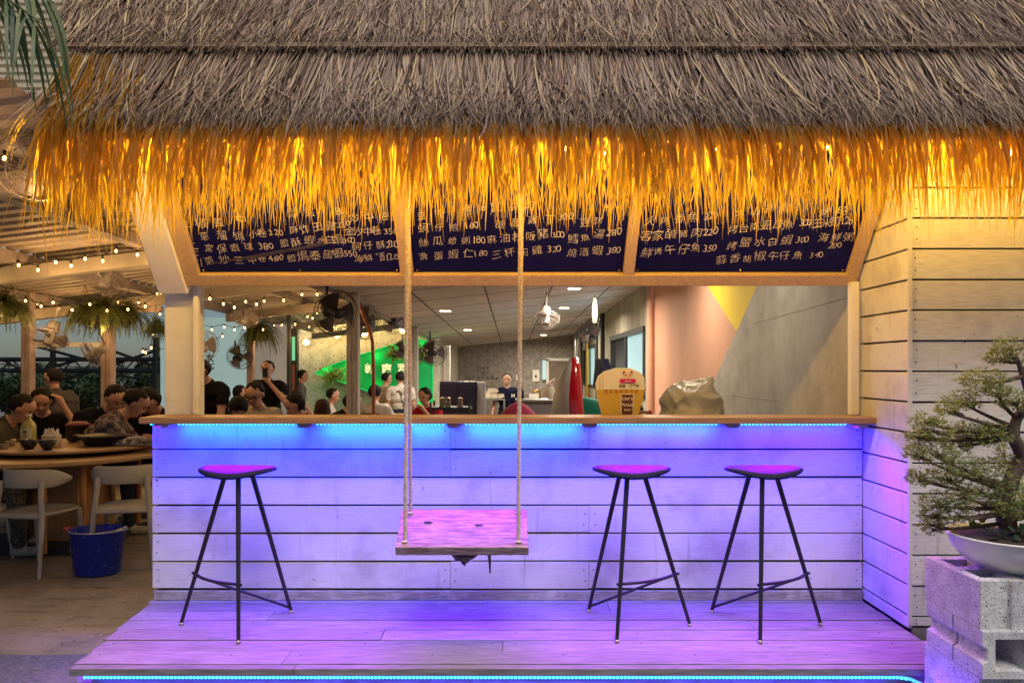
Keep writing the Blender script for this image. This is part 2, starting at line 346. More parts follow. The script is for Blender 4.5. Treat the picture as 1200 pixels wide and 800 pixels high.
# ================================================================== the setting
GZ = -0.24                                            # ground; the deck's top is z = 0
mb = MB(); mb.box((0, 60, GZ - .05), (400, 400, .1), 0)
o = mb.build('ground', asphalt); tag(o, 'rough grey asphalt ground in front of the bar deck', 'ground', kind='structure')
mb = MB()                                             # patio slab with a ragged near edge
edge = [(-14 + i * .12, 4.12 + .05 * mnoise.noise(Vector((i * .35, 3, 0))) + .03 * random.random()) for i in range(0, 136)]
edge = [p for p in edge if p[0] < 2.3]
top = [(x, y, GZ + .022) for x, y in edge]; back = [(x, 26, GZ + .022) for x, y in edge]; low = [(x, y - .015, GZ) for x, y in edge]
n = len(edge)
mb.add(top + back + low, [(i, i + 1, n + i + 1, n + i) for i in range(n - 1)] + [(2 * n + i, 2 * n + i + 1, i + 1, i) for i in range(n - 1)], 0)
o = mb.build('floor', patio); tag(o, 'worn brown concrete floor of the dining area', 'floor', kind='structure')
FZ = GZ + .022

rl = random.Random(5); mb = MB()
for _ in range(70):
    p = Vector((rl.uniform(-4.2, -2.2), rl.uniform(3.2, 5.6), 0)); p.z = (FZ if p.y > 4.2 else GZ) + .006; a = rl.uniform(0, 6.28); u = Vector((math.cos(a), math.sin(a), rl.uniform(-.1, .3))) * rl.uniform(.006, .02); w = Vector((-math.sin(a), math.cos(a), .1)) * rl.uniform(.003, .008)
    mb.add([p - u, p - w, p + u, p + w], [(0, 1, 2, 3)], rl.choice((0, 0, 1)))
o = mb.build('litter', [M('dry_leaf_bits', (.25, .16, .08), rough=.9), M('paper_bits', (.55, .5, .45), rough=.9)]); tag(o, 'scraps of dry leaf and paper on the floor by the deck', 'litter', kind='stuff')

# ceilings: the boarded one slopes gently, the sheet-metal one lies left of it
def hz(X, D): return CAMZ + 1.2025 + .1088 * X - .013 * D
def hm(X, D): return CAMZ + 1.78 + .12 * X - .015 * D
mb = MB()
def slab(mb, fn, x0, x1, y0, y1, t, m=0, lift=0):
    c = [(x0, y0), (x1, y0), (x1, y1), (x0, y1)]
    vs = [(x, y, fn(x, y) + lift) for x, y in c] + [(x, y, fn(x, y) + lift + t) for x, y in c]
    mb.add(vs, [(0, 3, 2, 1), (4, 5, 6, 7), (0, 1, 5, 4), (1, 2, 6, 5), (2, 3, 7, 6), (3, 0, 4, 7)], m)
slab(mb, hz, -1.98, 2.0, 4.75, 24.2, .06)
for X in (-1.25, -.35, .55, 1.45): slab(mb, hz, X - .012, X + .012, 4.76, 24, .004, 1, -.004)
for k in range(16): slab(mb, hz, -1.97, 1.99, 5.4 + k * 1.2, 5.418 + k * 1.2, .003, 1, -.003)
slab(mb, hz, -2.06, -1.985, 4.75, 18, .16, 2, -.05)
o = mb.build('ceiling', [gypsum, seam, purlin_mat]); tag(o, 'pale boarded ceiling over the indoor dining room', 'ceiling', kind='structure')
mb = MB()                                             # corrugated sheet: ribs run across
for x0, x1, y, yend in ((-13, -4.7, 2.6, 10.3), (-4.7, -2.5, 2.6, 4.6), (-4.7, -2.0, 4.6, 18.2)):
    pts = []
    while y < yend:
        pts += [(y, 0), (y + .09, 0), (y + .11, .028), (y + .17, .028)]; y += .19
    vs = [(x, yy, hm(x, yy) + zz) for x in (x0, x1) for yy, zz in pts]; n = len(pts)
    mb.add(vs, [(i, i + 1, n + i + 1, n + i) for i in range(n - 1)], 0)
for X in (-2.35, -3.5, -4.7, -5.9, -7.1, -8.3, -9.5): slab(mb, hm, X - .045, X + .045, 2.7 if X < -2.5 else 4.7, 18 if X > -4.8 else 10.2, .10, 1, -.115)
for D in (4.6, 7.12, 9.6, 12.2, 14.8, 17.4): slab(mb, hm, -12.9 if D < 10 else -4.7, -2.08, D - .06, D + .06, .13, 2, -.26)
o = mb.build('patio_roof', [sheet, purlin_mat, sheet_cream]); tag(o, 'corrugated metal patio roof on steel beams over the left dining tables', 'roof', kind='structure')

mb = MB(); n = 90; pts = []
for i in range(n): pts += [(3.0 + i * .11, 0), (3.0 + i * .11 + .05, 0), (3.0 + i * .11 + .06, -.025), (3.0 + i * .11 + .10, -.025)]
mb.add([(x, 10.6 + o_, z) for x in (-14, 1.5) for z, o_ in pts], [(i, i + 1, len(pts) + i + 1, len(pts) + i) for i in range(len(pts) - 1)], 0)
o = mb.build('corrugated_wall', [M('cream_cladding', (.60, .52, .36), (.5, .43, .3), 2, rough=.6)]); tag(o, 'cream corrugated wall rising above the patio roof behind the palm fronds', 'wall')
# ------------------------------------------------------------------ deck
dk = thing('wooden_deck', 'raised deck of weathered planks in front of the bar, glowing violet', 'deck', (0, 3.335, 0))
mb = MB(); ys = [3.335, 3.385, 3.545, 3.69, 3.836, 3.98, 4.127, 4.275, 4.36]
for i in range(len(ys) - 1):
    xl = -2.0 - .11 * (ys[i] - 3.335) + random.uniform(-.006, .006)
    xr = 2.75 if ys[i + 1] < 3.83 else 2.045
    cuts = [xl] + sorted(random.uniform(-1.4, 1.4) for _ in range(1)) + [xr]
    for a, b in zip(cuts[:-1], cuts[1:]):
        dz = random.uniform(-.003, .001)
        mb.box(((a + b) / 2, (ys[i] + ys[i + 1]) / 2, -.016 + dz), (b - a - .003, ys[i + 1] - ys[i] - (.002 if i == 0 else .007), .032), 0)
        for x in [a + .06 + k * .62 for k in range(int((b - a) / .62) + 1)]:
            if i: mb.lathe([(0, .0012), (.005, .0012), (.005, 0)], (x, (ys[i] + ys[i + 1]) / 2 + .03, dz), 8, 1)
mb.build('planks', [deck_wood, nail_metal], dk, True, bevel=.003)
mb = MB(); mb.span((-1.93, 3.40, GZ), (2.7, 3.43, -.034), 0); mb.span((-2.02, 3.44, GZ), (-1.97, 4.3, -.034), 0)
mb.build('fascia', [base_wood], dk, True)
mb = MB()
for X in (-1.2, -.4, .4, 1.2, 2.0): mb.span((X, 3.44, GZ), (X + .05, 4.3, -.034), 0)
mb.span((-1.95, 3.45, GZ + .004), (2.6, 4.3, GZ + .03), 1)
mb.build('joists', [base_wood, dark_gap], dk, True)

# ------------------------------------------------------------------ bar counter
ct = thing('bar_counter', 'long bar counter clad in white planks with timber top', 'bar counter', (0, 4.32, 0))
PITCH = .1634
def clad(mb, x0, x1, y, z0, z1, first, pitch, m=0, mg=1, nails=True, joints=()):
    """Horizontal planks facing -Y, thin dark gaps between."""
    z = first
    while z > z0 + .02: z -= pitch
    while z < z1:
        a, b = max(z, z0), min(z + pitch, z1)
        if b - a > .02:
            js = [x0] + [j for j in joints if random.random() < .55] + [x1]
            for p, q in zip(js[:-1], js[1:]):
                dy = random.uniform(-.003, .001)
                wz = random.uniform(.008, .0135); mb.box(((p + q) / 2, y + .011 + dy, (a + b) / 2), (q - p - .002, .022, b - a - wz), m, Matrix.Rotation(random.gauss(0, .0011), 3, 'Y') @ Matrix.Rotation(random.gauss(0, .012), 3, 'X'))
                if nails:
                    for xx in (p + .03, q - .03):
                        for zz in (.3, .7):
                            mb.box((xx + random.uniform(-.006, .006), y + dy - .0008, a + (b - a) * zz), (.007, .0016, .007), mg + 1)
        z += pitch
zf = CAMZ + (432 - 690) / F * 4.32
mb = MB(); clad(mb, -2.10, 2.045, 4.32, zf, 1.035, zf, PITCH, joints=(-.36, .45))
mb.box((-2.091, 4.50, (zf + 1.03) / 2), (.018, .30, 1.03 - zf), 0)
mb.build('plank_front', [white_board, dark_gap, nail_metal], ct, True, bevel=.0025)
mb = MB(); mb.span((-2.08, 4.346, 0), (2.04, 4.66, 1.03), 0); mb.build('carcass', [dark_gap], ct, True)
mb = MB(); mb.span((-2.09, 4.314, .001), (2.045, 4.345, zf - .008), 0); mb.build('skirting', [base_wood], ct, True, bevel=.002)
mb = MB(); mb.span((-2.10, 4.16, 1.040), (2.055, 4.30, 1.0765), 0); mb.span((-2.13, 4.303, 1.038), (2.045, 4.47, 1.0745), 0); mb.build('countertop', [counter_wood], ct, True, bevel=.004)
mb = MB(); mb.span((-2.08, 4.475, 1.0), (2.04, 4.95, 1.03), 0); mb.build('service_shelf', [counter_wood], ct, True, bevel=.003)
for px in (195, 360, 533, 690, 855, 1003):
    X = (px - 600) / F * 4.25
    mb = MB(); mb.extrude([(X - .045, 4.19, 1.036), (X + .045, 4.19, 1.036), (X + .03, 4.19, 1.015), (X - .03, 4.19, 1.015)], (0, .12, 0), 0)
    mb.build('bracket', [base_wood], ct, True)

# LED strips: under the counter lip, one per bay; each carries its own light
def area(name, loc, aim, sx, sy, col, watt, parent, spread=170):
    l = bpy.data.lights.new(name, 'AREA'); l.shape = 'RECTANGLE'; l.size = sx; l.size_y = sy; l.color = col; l.energy = watt; l.spread = R(spread)
    ob = bpy.data.objects.new(name, l); COL.objects.link(ob); ob.parent = parent
    ob.location = Vector(loc) - (parent.location if parent else Vector()); ob.rotation_euler = Vector(aim).normalized().to_track_quat('-Z', 'Y').to_euler()
    return ob
def point(name, loc, col, watt, parent, radius=.02):
    l = bpy.data.lights.new(name, 'POINT'); l.color = col; l.energy = watt; l.shadow_soft_size = radius
    ob = bpy.data.objects.new(name, l); COL.objects.link(ob); ob.parent = parent
    ob.location = Vector(loc) - (parent.location if parent else Vector()); return ob
BAYS = [(-2.09, -1.99, .0, 'short blue LED strip at the left end of the counter lip'), (-1.93, -1.22, .75, 'blue LED strip under the counter lip above the left stool'),
        (-1.13, -.37, 1.0, 'cyan LED strip under the counter lip left of the swing'), (-.27, .40, 1.0, 'cyan LED strip under the counter lip right of the swing rope'),
        (.49, 1.20, .55, 'blue LED strip under the counter lip between the two right stools'), (1.30, 1.96, .05, 'violet LED strip under the counter lip at the right end')]
for a, b, cyan, lab in BAYS:
    t = thing('led_strip', lab, 'LED strip', ((a + b) / 2, 4.28, 1.03), group='LED strips under the counter lip')
    mb = MB(); mb.span((a, 4.268, 1.031), (b, 4.280, 1.0375), 0); mb.build('tape', [blue_led_soft], t, True)
    mb = MB(); x = a + .006
    while x < b: mb.box((x, 4.274, 1.0285), (.007, .007, .004), 0); x += .022
    o = mb.build('diodes', [blue_led], t, True); o['kind'] = 'stuff'
    w = b - a; mid = (a + b) / 2
    area('violet_light', (mid, 4.195, 1.024), (0, .16, -1), w, .02, ((.0005, .0, 1.0) if cyan > .6 else (.022, .0, 1.0)), 14 * w, t, 175)
    area('violet_throw', (mid, 4.178, 1.026), (0, -.75, -1), w, .02, (.48, .0, 1.0), 6.5 * w, t, 90)
    if cyan: area('cyan_light', (mid, 4.262, 1.020), (0, .75, -1), w * .96, .012, (.0, .022, 1.0), 9.5 * w * cyan, t, 150)

# the strip under the deck's nose
t = thing('led_strip', 'bright blue LED strip running under the front edge of the deck', 'LED strip', (0, 3.38, -.05))
line = [(-1.93, 3.347), (1.74, 3.347), (1.79, 3.327), (1.812, 3.27), (1.82, 3.15), (1.82, 2.9)]
mb = MB(); mb.tube([(x, y, -.043) for x, y in line], .0075, 8, 0); mb.build('tape', [blue_led_soft], t, True)
mb = MB(); acc = 0
for (xa, ya), (xb, yb) in zip(line[:-1], line[1:]):
    L_ = math.hypot(xb - xa, yb - ya); k = max(1, int(L_ / .017))
    for i in range(k):
        f = i / k; mb.sphere((xa + (xb - xa) * f, ya + (yb - ya) * f - .003, -.043), (.0068, .0068, .0062), 0, 6, 4)
o = mb.build('diodes', [blue_led], t, True); o['kind'] = 'stuff'
area('blue_light', (-.1, 3.37, -.055), (0, -.5, -1), 3.6, .02, (.06, .03, 1.0), 7.5, t)
area('blue_light', (1.80, 3.1, -.055), (.75, 0, .5), .4, .012, (.10, .02, 1.0), 1.8, t)
area('blue_light', (-1.95, 3.6, -.055), (-1, 0, -.5), .5, .012, (.22, .05, 1.0), 1.2, t)

# ------------------------------------------------------------------ timber wall on the right
wl = thing('timber_wall', 'white plank-clad wall at the right of the bar, golden under the thatch', 'wall', (2.05, 3.82, 0))
mb = MB(); clad(mb, 2.056, 3.6, 3.82, .02, 2.92, CAMZ - .0132, .158, joints=(2.9,)); mb.build('front_cladding', [wall_board, dark_gap, nail_metal], wl, True, bevel=.003)
mb = MB(); z = CAMZ - .0132 - 9 * .158
while z < 2.9:
    a = max(z, .004); b = z + .158
    if b - a > .02: mb.box((2.061, 4.096, (a + b) / 2), (.022, .536, b - a - .010), 0)
    z += .158
mb.build('side_cladding', [white_board, dark_gap], wl, True, bevel=.003)
mb = MB(); mb.span((2.044, 3.812, .03), (2.062, 3.826, 2.92), 0); mb.build('corner_trim', [wall_board], wl, True)
mb = MB(); mb.span((2.074, 3.845, -.2), (3.6, 4.36, 2.92), 0); mb.build('wall_core', [dark_gap], wl, True)
mb = MB(); x = 2.07
while x < 3.5:
    mb.span((x, 3.826, -.23), (x + .14, 3.843, .012), 0); x += .152
mb.build('brick_footing', [brick_mat], wl, True, bevel=.004)

# mural wall that runs back on the right, in three painted fields
mw = thing('mural_wall', 'interior wall painted salmon pink and yellow beside bare concrete', 'wall', (2.06, 7.5, 0))
def wallquad(pts, thick=.0): return [(2.06, d, z) for d, z in pts]
Mx = (6.79, 1.694); mb = MB()
mb.add(wallquad([Mx, (9.27, 3.0), (4.72, 3.0)]), [(0, 1, 2)], 1)
mb.add(wallquad([Mx, (9.9, FZ - .02), (10.9, FZ - .02), (10.9, 3.0), (9.27, 3.0)]), [(0, 1, 2, 3, 4)], 0)
mb.add(wallquad([Mx, (4.72, 3.0), (4.36, 3.0), (4.36, FZ - .02), (9.9, FZ - .02)]), [(0, 1, 2, 3, 4)], 2)
mb.add([(2.06, 10.9, FZ), (2.3, 10.9, FZ), (2.3, 10.9, 3), (2.06, 10.9, 3)], [(0, 1, 2, 3)], 0)
mb.add([(2.3, 4.36, FZ), (2.3, 10.9, FZ), (2.3, 10.9, 3), (2.3, 4.36, 3)], [(0, 1, 2, 3)], 2)
mb.build('painted_face', [pink_paint, yellow_paint, concrete], mw, True)
mb = MB(); mb.tube([(2.0595, 4.45 + i * .15, 1.79 - i * .0045 + .008 * mnoise.noise(Vector((i * .8, 0, 3)))) for i in range(13)], .0022, 5, 0); mb.tube([(2.0595, 5.7 + i * .15, 1.10 + .006 * mnoise.noise(Vector((i * .8, 4, 3)))) for i in range(10)], .0018, 5, 0)
mb.build('crack', [wall_grey_green], mw, True)
for xx in (10.6,):
    mb = MB(); mb.tube([(2.03, 10.75, FZ), (2.03, 10.75, 2.75)], .07, 12, 0); mb.build('corner_post', [pink_paint], mw, True)

# posts of the opening
def white_post(name, lab, a, b, mat=white_paint, bev=.006, cat='post'):
    mb = MB(); mb.span(a, b, 0); o = mb.build(name, mat, bevel=bev); return tag(o, lab, cat)
t = thing('corner_post', 'thick cream white post on the left end of the counter, leaning out at its top', 'post', (-2.0, 4.6, 0))
mb = MB(); mb.span((-2.115, 4.50, FZ), (-1.935, 4.66, 1.86), 0); mb.build('shaft', [white_paint], t, True, bevel=.008)
mb = MB()
def slant(v, X, off=0):           # a point on the slanted board plane: v metres up along the slope
    a = R(38); return Vector((X, 4.40 - math.sin(a) * v - math.cos(a) * off, 1.87 + math.cos(a) * v - math.sin(a) * off))
pr = [slant(-.06, -2.10, -.14), slant(-.06, -2.10, .05), slant(1.05, -2.10, .05), slant(1.05, -2.10, -.14)]
mb.extrude(pr, (.172, 0, 0), 0); mb.build('raking_strut', [white_paint], t, True, bevel=.006)
mb = MB(); mb.span((-1.925, 4.46, 1.08), (-1.895, 4.50, 1.86), 0); mb.build('inner_trim', [white_paint], t, True, bevel=.004)
white_post('trim_post', 'slim white post at the right end of the counter against the side wall', (1.985, 4.33, 1.08), (2.035, 4.38, 1.86))
mb = MB(); mb.tube([P(228, 338, 4.75), P(221, 386, 4.75)], .033, 14, 0); mb.tube([P(221, 384, 4.75), P(220.6, 389, 4.75)], .036, 14, 1)
o = mb.build('roller_tube', [white_plastic, cord_mat]); tag(o, 'short white tube hung beside the thick left post', 'tube')

# ------------------------------------------------------------------ menu boards in one slanted frame
fr = thing('menu_rack', 'slanted pine frame that carries the three chalkboards over the counter', 'frame', (0, 4.40, 1.87))
U = Vector((1, 0, 0)); V = (slant(1, 0) - slant(0, 0)).normalized()
def bar(mb, x0, x1, v0, v1, o0, o1, m=0):
    q = [slant(v0, x0, o0), slant(v0, x0, o1), slant(v1, x0, o1), slant(v1, x0, o0)]
    mb.extrude(q, (x1 - x0, 0, 0), m)
mb = MB(); bar(mb, -1.925, 2.035, -.012, .062, -.03, .035); mb.build('bottom_rail', [frame_wood], fr, True, bevel=.003)
mb = MB(); bar(mb, -1.925, -1.835, .064, 1.0, -.028, .033); mb.build('left_stile', [frame_wood], fr, True, bevel=.003)
mb = MB(); bar(mb, 1.965, 2.035, .064, 1.0, -.028, .033); mb.build('right_stile', [frame_wood], fr, True, bevel=.003)
for x0, x1 in ((-.655, -.580), (.652, .715)):
    mb = MB(); bar(mb, x0, x1, .064, 1.0, -.028, .033); mb.build('mullion', [frame_wood], fr, True, bevel=.003)
mb = MB(); bar(mb, -1.925, 2.035, 1.002, 1.06, -.03, .035); mb.build('top_rail', [frame_wood], fr, True)
# rows of writing: text, then where its first and last marks stand in a rough grid laid over each board
MENUS = [
  ((-1.833, -.657), (160, 220, 3.75), 'left chalkboard menu of prices beside the thick white post', [
   ('三', 235, 235, 235, 235), ('三', 250, 250, 285, 285), ('川', 265, 265, 330, 330), ('二', 222, 222, 165, 165),
   ('椒鹽', 285, 360, 160, 150), ('中', 460, 460, 145, 145), ('溜蝦', 690, 760, 110, 108), ('80', 885, 905, 105, 105), ('炒中卷', 960, 1090, 135, 125),
   ('蔥溜鍋', 300, 450, 215, 210), ('小卷', 510, 550, 205, 200), ('220', 590, 636, 196, 194), ('酥炸田雞', 690, 850, 185, 170), ('320', 886, 930, 164, 160), ('金沙中卷', 935, 1055, 195, 190), ('350', 1095, 1137, 190, 188),
   ('宮保蝦球', 315, 493, 270, 262), ('380', 545, 593, 261, 258), ('鹽酥蝦', 650, 755, 245, 236), ('水白蝦', 812, 887, 235, 231), ('300', 915, 950, 230, 228), ('蚵仔酥', 965, 1075, 262, 250), ('220', 1104, 1143, 250, 248),
   ('蔥炒三', 325, 450, 325, 318), ('中卷', 510, 550, 315, 312), ('480', 590, 634, 312, 308), ('鹽焗泰國蝦', 680, 890, 308, 290), ('550', 922, 962, 291, 289), ('海鮮麵', 975, 1070, 315, 305), ('120', 1100, 1140, 305, 302)]),
  ((-.578, .650), (470, 220, 4.286), 'middle chalkboard menu of prices behind the swing ropes', [
   ('豆干', 100, 200, 145, 135), ('煮', 325, 325, 115, 115), ('50', 390, 415, 105, 105), ('回鍋肉', 480, 640, 100, 90), ('90', 1030, 1055, 100, 98),
   ('蚵仔煎', 115, 265, 207, 195), ('180', 328, 378, 190, 186), ('糖醋雞丁', 495, 745, 180, 160), ('300', 800, 850, 152, 146), ('豆酥', 925, 985, 178, 166),
   ('絲瓜蛤蜊', 115, 325, 277, 265), ('180', 368, 412, 265, 262), ('麻油松阪豬', 458, 715, 256, 236), ('300', 770, 812, 236, 233), ('鱈魚湯', 865, 990, 260, 234), ('280', 1042, 1098, 226, 220),
   ('滑蛋蝦仁', 115, 335, 347, 335), ('180', 374, 424, 332, 328), ('三杯田雞', 480, 685, 336, 316), ('320', 745, 793, 313, 308), ('燒酒蝦', 855, 985, 331, 320), ('380', 1042, 1092, 317, 313)]),
  ((.717, 1.963), (730, 220, 4.0), 'right chalkboard menu of prices next to the golden side wall', [
   ('火', 125, 125, 155, 155), ('烤香魚', 195, 330, 152, 140), ('220', 392, 436, 136, 130), ('火', 550, 550, 115, 115), ('山排骨', 620, 760, 110, 92), ('烤時', 945, 1030, 120, 110),
   ('客家鹹豬肉', 105, 345, 231, 210), ('220', 390, 434, 209, 204), ('烤台南虱目魚', 515, 775, 196, 171), ('300', 838, 876, 167, 164), ('玉米筍', 915, 995, 171, 160), ('120', 1030, 1070, 162, 158),
   ('鮮烤午仔魚', 108, 340, 306, 285), ('350', 386, 428, 286, 281), ('烤鹽', 508, 570, 271, 262), ('水白蝦', 640, 770, 256, 245), ('300', 820, 862, 246, 242), ('海鮮粥', 938, 1060, 239, 230), ('200', 975, 1018, 270, 267),
   ('蒜香胡椒午仔魚', 465, 820, 340, 314), ('340', 885, 930, 317, 312)])]
def on_board(px, py):             # where the sight line meets the board's face
    a = R(38); n_ = Vector((0, -math.cos(a), -math.sin(a))); p0 = slant(0, 0, .004); c = Vector((0, 0, CAMZ)); d = P(px, py, 1) - c
    return c + d * ((p0 - c).dot(n_) / d.dot(n_))
for (x0, x1), (gx, gy, gs_), lab, rows in MENUS:
    t = thing('menu_board', lab, 'chalkboard', slant(.06, (x0 + x1) / 2), group='chalkboard menus over the counter')
    mb = MB(); bar(mb, x0, x1, .066, .998, -.008, .0025); mb.build('slate', [chalkboard], t, True)
    for tx, a0, a1, b0, b1 in rows:
        mb = MB()
        for i, chh in enumerate(tx):
            f = i / max(1, len(tx) - 1); c = on_board(gx + (a0 + (a1 - a0) * f) / gs_, gy + (b0 + (b1 - b0) * f) / gs_); sz = random.uniform(.056, .067) if ord(chh) > 999 else random.uniform(.054, .062)
            letters(mb, chh, c - U * sz * .5 - V * sz * .36, (U + V * .08).normalized(), V, sz, 0, sz, .16, -.014)
        mb.build('lettering', [chalk], t, True)
    for X in (x0 + .02, (x0 + x1) / 2, x1 - .02): mb = MB(); mb.sphere(slant(.078, X, .0035), .006, 0, 8, 5); mb.build('screw', [brass], t, True)
    if x0 < -1:
        mb = MB()
        for (p, q) in (((246, 309), (345, 292)), ((288, 304), (380, 285))):
            a = on_board(*p) + Vector((0, -.0012, -.0008)); b = on_board(*q) + Vector((0, -.0012, -.0008)); mb.add([a - V * .004, b - V * .012, b + V * .012, a + V * .004], [(0, 1, 2, 3)], 0)
        mb.build('chalk_smear', [smear], t, True)

# ------------------------------------------------------------------ thatched roof
th = thing('thatched_roof', 'thatched palm leaf roof with a golden glowing fringe over the bar', 'thatched roof', (0, 3.6, 2.6))
SA = R(50); SD = Vector((0, -math.cos(SA), -math.sin(SA))); SN = Vector((0, -math.sin(SA), math.cos(SA)))
E0 = Vector((0, 3.40, 2.45)); BS = .62                 # eave point; batten lies BS metres up the slope
def sp(x, s, nrm): return E0 + Vector((x, 0, 0)) - SD * s + SN * nrm
def lean(x): return .16 * max(0, min(1, (-1.5 - x) / .5)) + .10 * mnoise.noise(Vector((x * 1.3, 5, 1))) + .07 * mnoise.noise(Vector((x * 5, 2, 8)))
XL, XR = -2.09, 3.3
def strand(mb, x, s, nrm, length, w, segs=7, droop=.5, curl=0, wob=.12, tipw=.15, m=0, lift=0):
    x = XR - (XR - x) * (XR - XL + .30 * max(0, s)) / (XR - XL)      # the roof's end runs out a little going up
    p = sp(x, s, nrm); d = (SD + Vector((lean(x) + random.gauss(0, wob), 0, 0)) + SN * lift).normalized(); pts = [p.copy()]
    st = length / segs; bend = random.gauss(0, .03)
    for i in range(segs):
        past = (p - E0).dot(SD)
        if past > -.02: d = d.lerp(Vector((d.x * .5, 0, -1)), droop).normalized()
        elif (p - E0).dot(SN) < .0: d = (d + SN * .08).normalized()
        if curl and i > segs * .45: d = (d + SN * curl + Vector((bend * 3, 0, 0))).normalized()
        d = (d + Vector((bend, random.gauss(0, .02), 0))).normalized()
        p = p + d * st; pts.append(p.copy())
    tw = random.uniform(-.9, .9); wv = Vector((math.cos(tw), math.sin(tw) * .6, math.sin(tw) * .3))
    ws = [w * (.75 + .25 * min(1, i / 2)) * (1 if i < segs * .55 else 1 - (1 - tipw) * (i - segs * .55) / (segs * .45)) for i in range(segs + 1)]
    mb.ribbon(pts, wv, ws, m)
rx = lambda: random.uniform(XL, XR)
mb = MB(); mb.add([sp(XL + .03, -.02, -.035), sp(XR, -.02, -.035), sp(XR, 3.0, -.035), sp(XL - .85, 3.0, -.035)] + [sp(XL + .03, -.02, -.075), sp(XR, -.02, -.075), sp(XR, 3.0, -.075), sp(XL - .85, 3.0, -.075)],
   [(0, 1, 2, 3), (4, 7, 6, 5), (0, 4, 5, 1), (3, 2, 6, 7), (0, 3, 7, 4), (1, 5, 6, 2)], 0)
mb.build('light_block_deck', [thatch_core], th, True)  # opaque dark underlayer, added to block the bulb light below the thatch
mb = MB(); mb.add([(XL + .05, 3.48, 2.50), (XR, 3.48, 2.50), (XR, 4.9, 2.98), (XL + .05, 4.9, 2.98)], [(0, 3, 2, 1)], 0)
mb.build('soffit', [roof_under], th, True)
mb = MB()
for X in (-2.2, 2.0): mb.box((X, 3.75, 2.66), (.09, .09, .10), 0)
mb.span((-2.2, 3.71, 2.575), (3.2, 3.79, 2.655), 0)
mb.build('eave_beam', [batten_wood], th, True)
mb = MB()                                              # golden fringe
for i in range(3100):
    x = rx(); deep = random.random()
    L_ = random.uniform(.56, .77) + .07 * mnoise.noise(Vector((x * 4, 0, 7))) + (.04 if x < -1.3 else 0)
    if random.random() < .2: L_ -= random.uniform(.04, .22)
    strand(mb, x, .22 + random.uniform(-.02, .05), -.030 + .05 * deep, L_, random.uniform(.0030, .0068), 8, .5, 0, .045, .12)
for i in range(80):                                   # long loose strands at the left end
    x = XL + abs(random.gauss(0, .22)); strand(mb, x, BS * random.uniform(.3, 1), .06, random.uniform(.72, 1.02), .0042, 9, .4, 0, .07, .12, 0)
mb.build('fringe', [thatch_gold, thatch_brown_warm], th, True)
mb = MB()                                              # lower grey layer
for i in range(9500):
    x = rx(); br = random.random() < max(.12, min(.9, (-x - .6)))  # brown share rises to the left: warm light painted into the strands
    s = BS + random.uniform(-.03, .03) - (0 if random.random() < .7 else random.uniform(0, .3))
    L_ = s + random.uniform(-.10, .085) + (.04 if random.random() < .15 else 0)
    strand(mb, x, s, random.uniform(.0, .055), L_, random.uniform(.0022, .0048), 7, .35, random.choice((0, 0, 0, 0, 0, .03, .07)), .045, .2, 1 if br else 0)
for i in range(80):
    x = rx(); strand(mb, x, random.uniform(.15, .4), .06, random.uniform(.25, .42), .004, 8, .2, random.uniform(.1, .25), .4, .1, random.choice((0, 1)))
mb.build('lower_layer', [thatch_old, thatch_brown_warm], th, True)
mb = MB()                                              # upper layers
for row, (s0, tip, nb, cnt) in enumerate(((BS + .5, BS - .01, .065, 6400), (BS + .85, BS + .30, .06, 5200), (BS + 1.25, BS + .62, .085, 3200))):
    for i in range(int(cnt * 1.35)):
        x = rx(); br = random.random() < max(.15, min(.9, (-x - .4)))  # same leftward rise of brown, painting in the warm light
        s = s0 + random.uniform(-.12, .08); L_ = (s - tip) + random.uniform(-.07, .06)
        strand(mb, x, s, nb + random.uniform(-.022, .022), L_, random.uniform(.0024, .0050), 6, 0, random.choice((0, 0, 0, 0, 0, .03, .07)), .055, .2, 1 if br else 0)
for i in range(45):
    x = rx(); strand(mb, x, BS + random.uniform(.1, .5), .14, random.uniform(.25, .5), .004, 8, 0, random.uniform(.1, .3), .5, .1, random.choice((0, 1, 1)))
mb.build('upper_layer', [thatch_old, thatch_brown_warm], th, True)
mb = MB(); x = XL - .17
while x < XR:
    w = min(random.uniform(1.1, 1.6), XR - x); c = sp(x + w / 2, BS + .02, .075); mb.box(c, (w - .006, .042, .014), 0, Matrix.Rotation(-(R(90) - SA) , 3, 'X').inverted() if False else Matrix.Rotation(SA, 3, 'X'))
    for k in range(4): q = sp(x + .1 + k * w / 4.3, BS + .02, .085); mb.sphere(q, .006, 1, 6, 4)
    x += w
mb.build('batten', [batten_wood, nail_metal], th, True, bevel=.003)
mb = MB(); mb.extrude([(XL - .10, 3.62, 2.50), (XL - .16, 3.86, 2.62), (XL - .16, 3.86, 2.98), (XL - .10, 3.60, 2.66)], (.05, 0, 0), 0)
mb.build('end_board', [dark_gap], th, True)

# string of bulbs tucked behind the fringe
t = thing('string_light', 'warm string of bulbs hidden behind the straw fringe above the menu', 'string light', (0, 3.56, 2.42))
mb = MB(); xs = [-2.05 + i * .178 for i in range(30)]
mb.tube([(x, 3.56 + .01 * math.sin(i), 2.435 + .012 * math.sin(i * 1.7)) for i, x in enumerate(xs)], .003, 5, 0); mb.build('cable', [cord_mat], t, True)
for i, x in enumerate(xs):
    z = 2.405 + .012 * math.sin(i * 1.7) + random.uniform(-.008, .008)
    mb = MB(); mb.sphere((x, 3.555, z), (.010, .010, .014), 0, 8, 6); mb.tube([(x, 3.555, z + .012), (x, 3.558, z + .03)], .006, 6, 1); mb.build('bulb', [hot_bulb, cord_mat], t, True)
    if i % 2 == 0: point('bulb_light', (x + .03, 3.535, z - .012), (1.0, .56, .08), 3.4 if x > 2.1 else (6.5 if x > 1.2 else 7.6), t, .015)
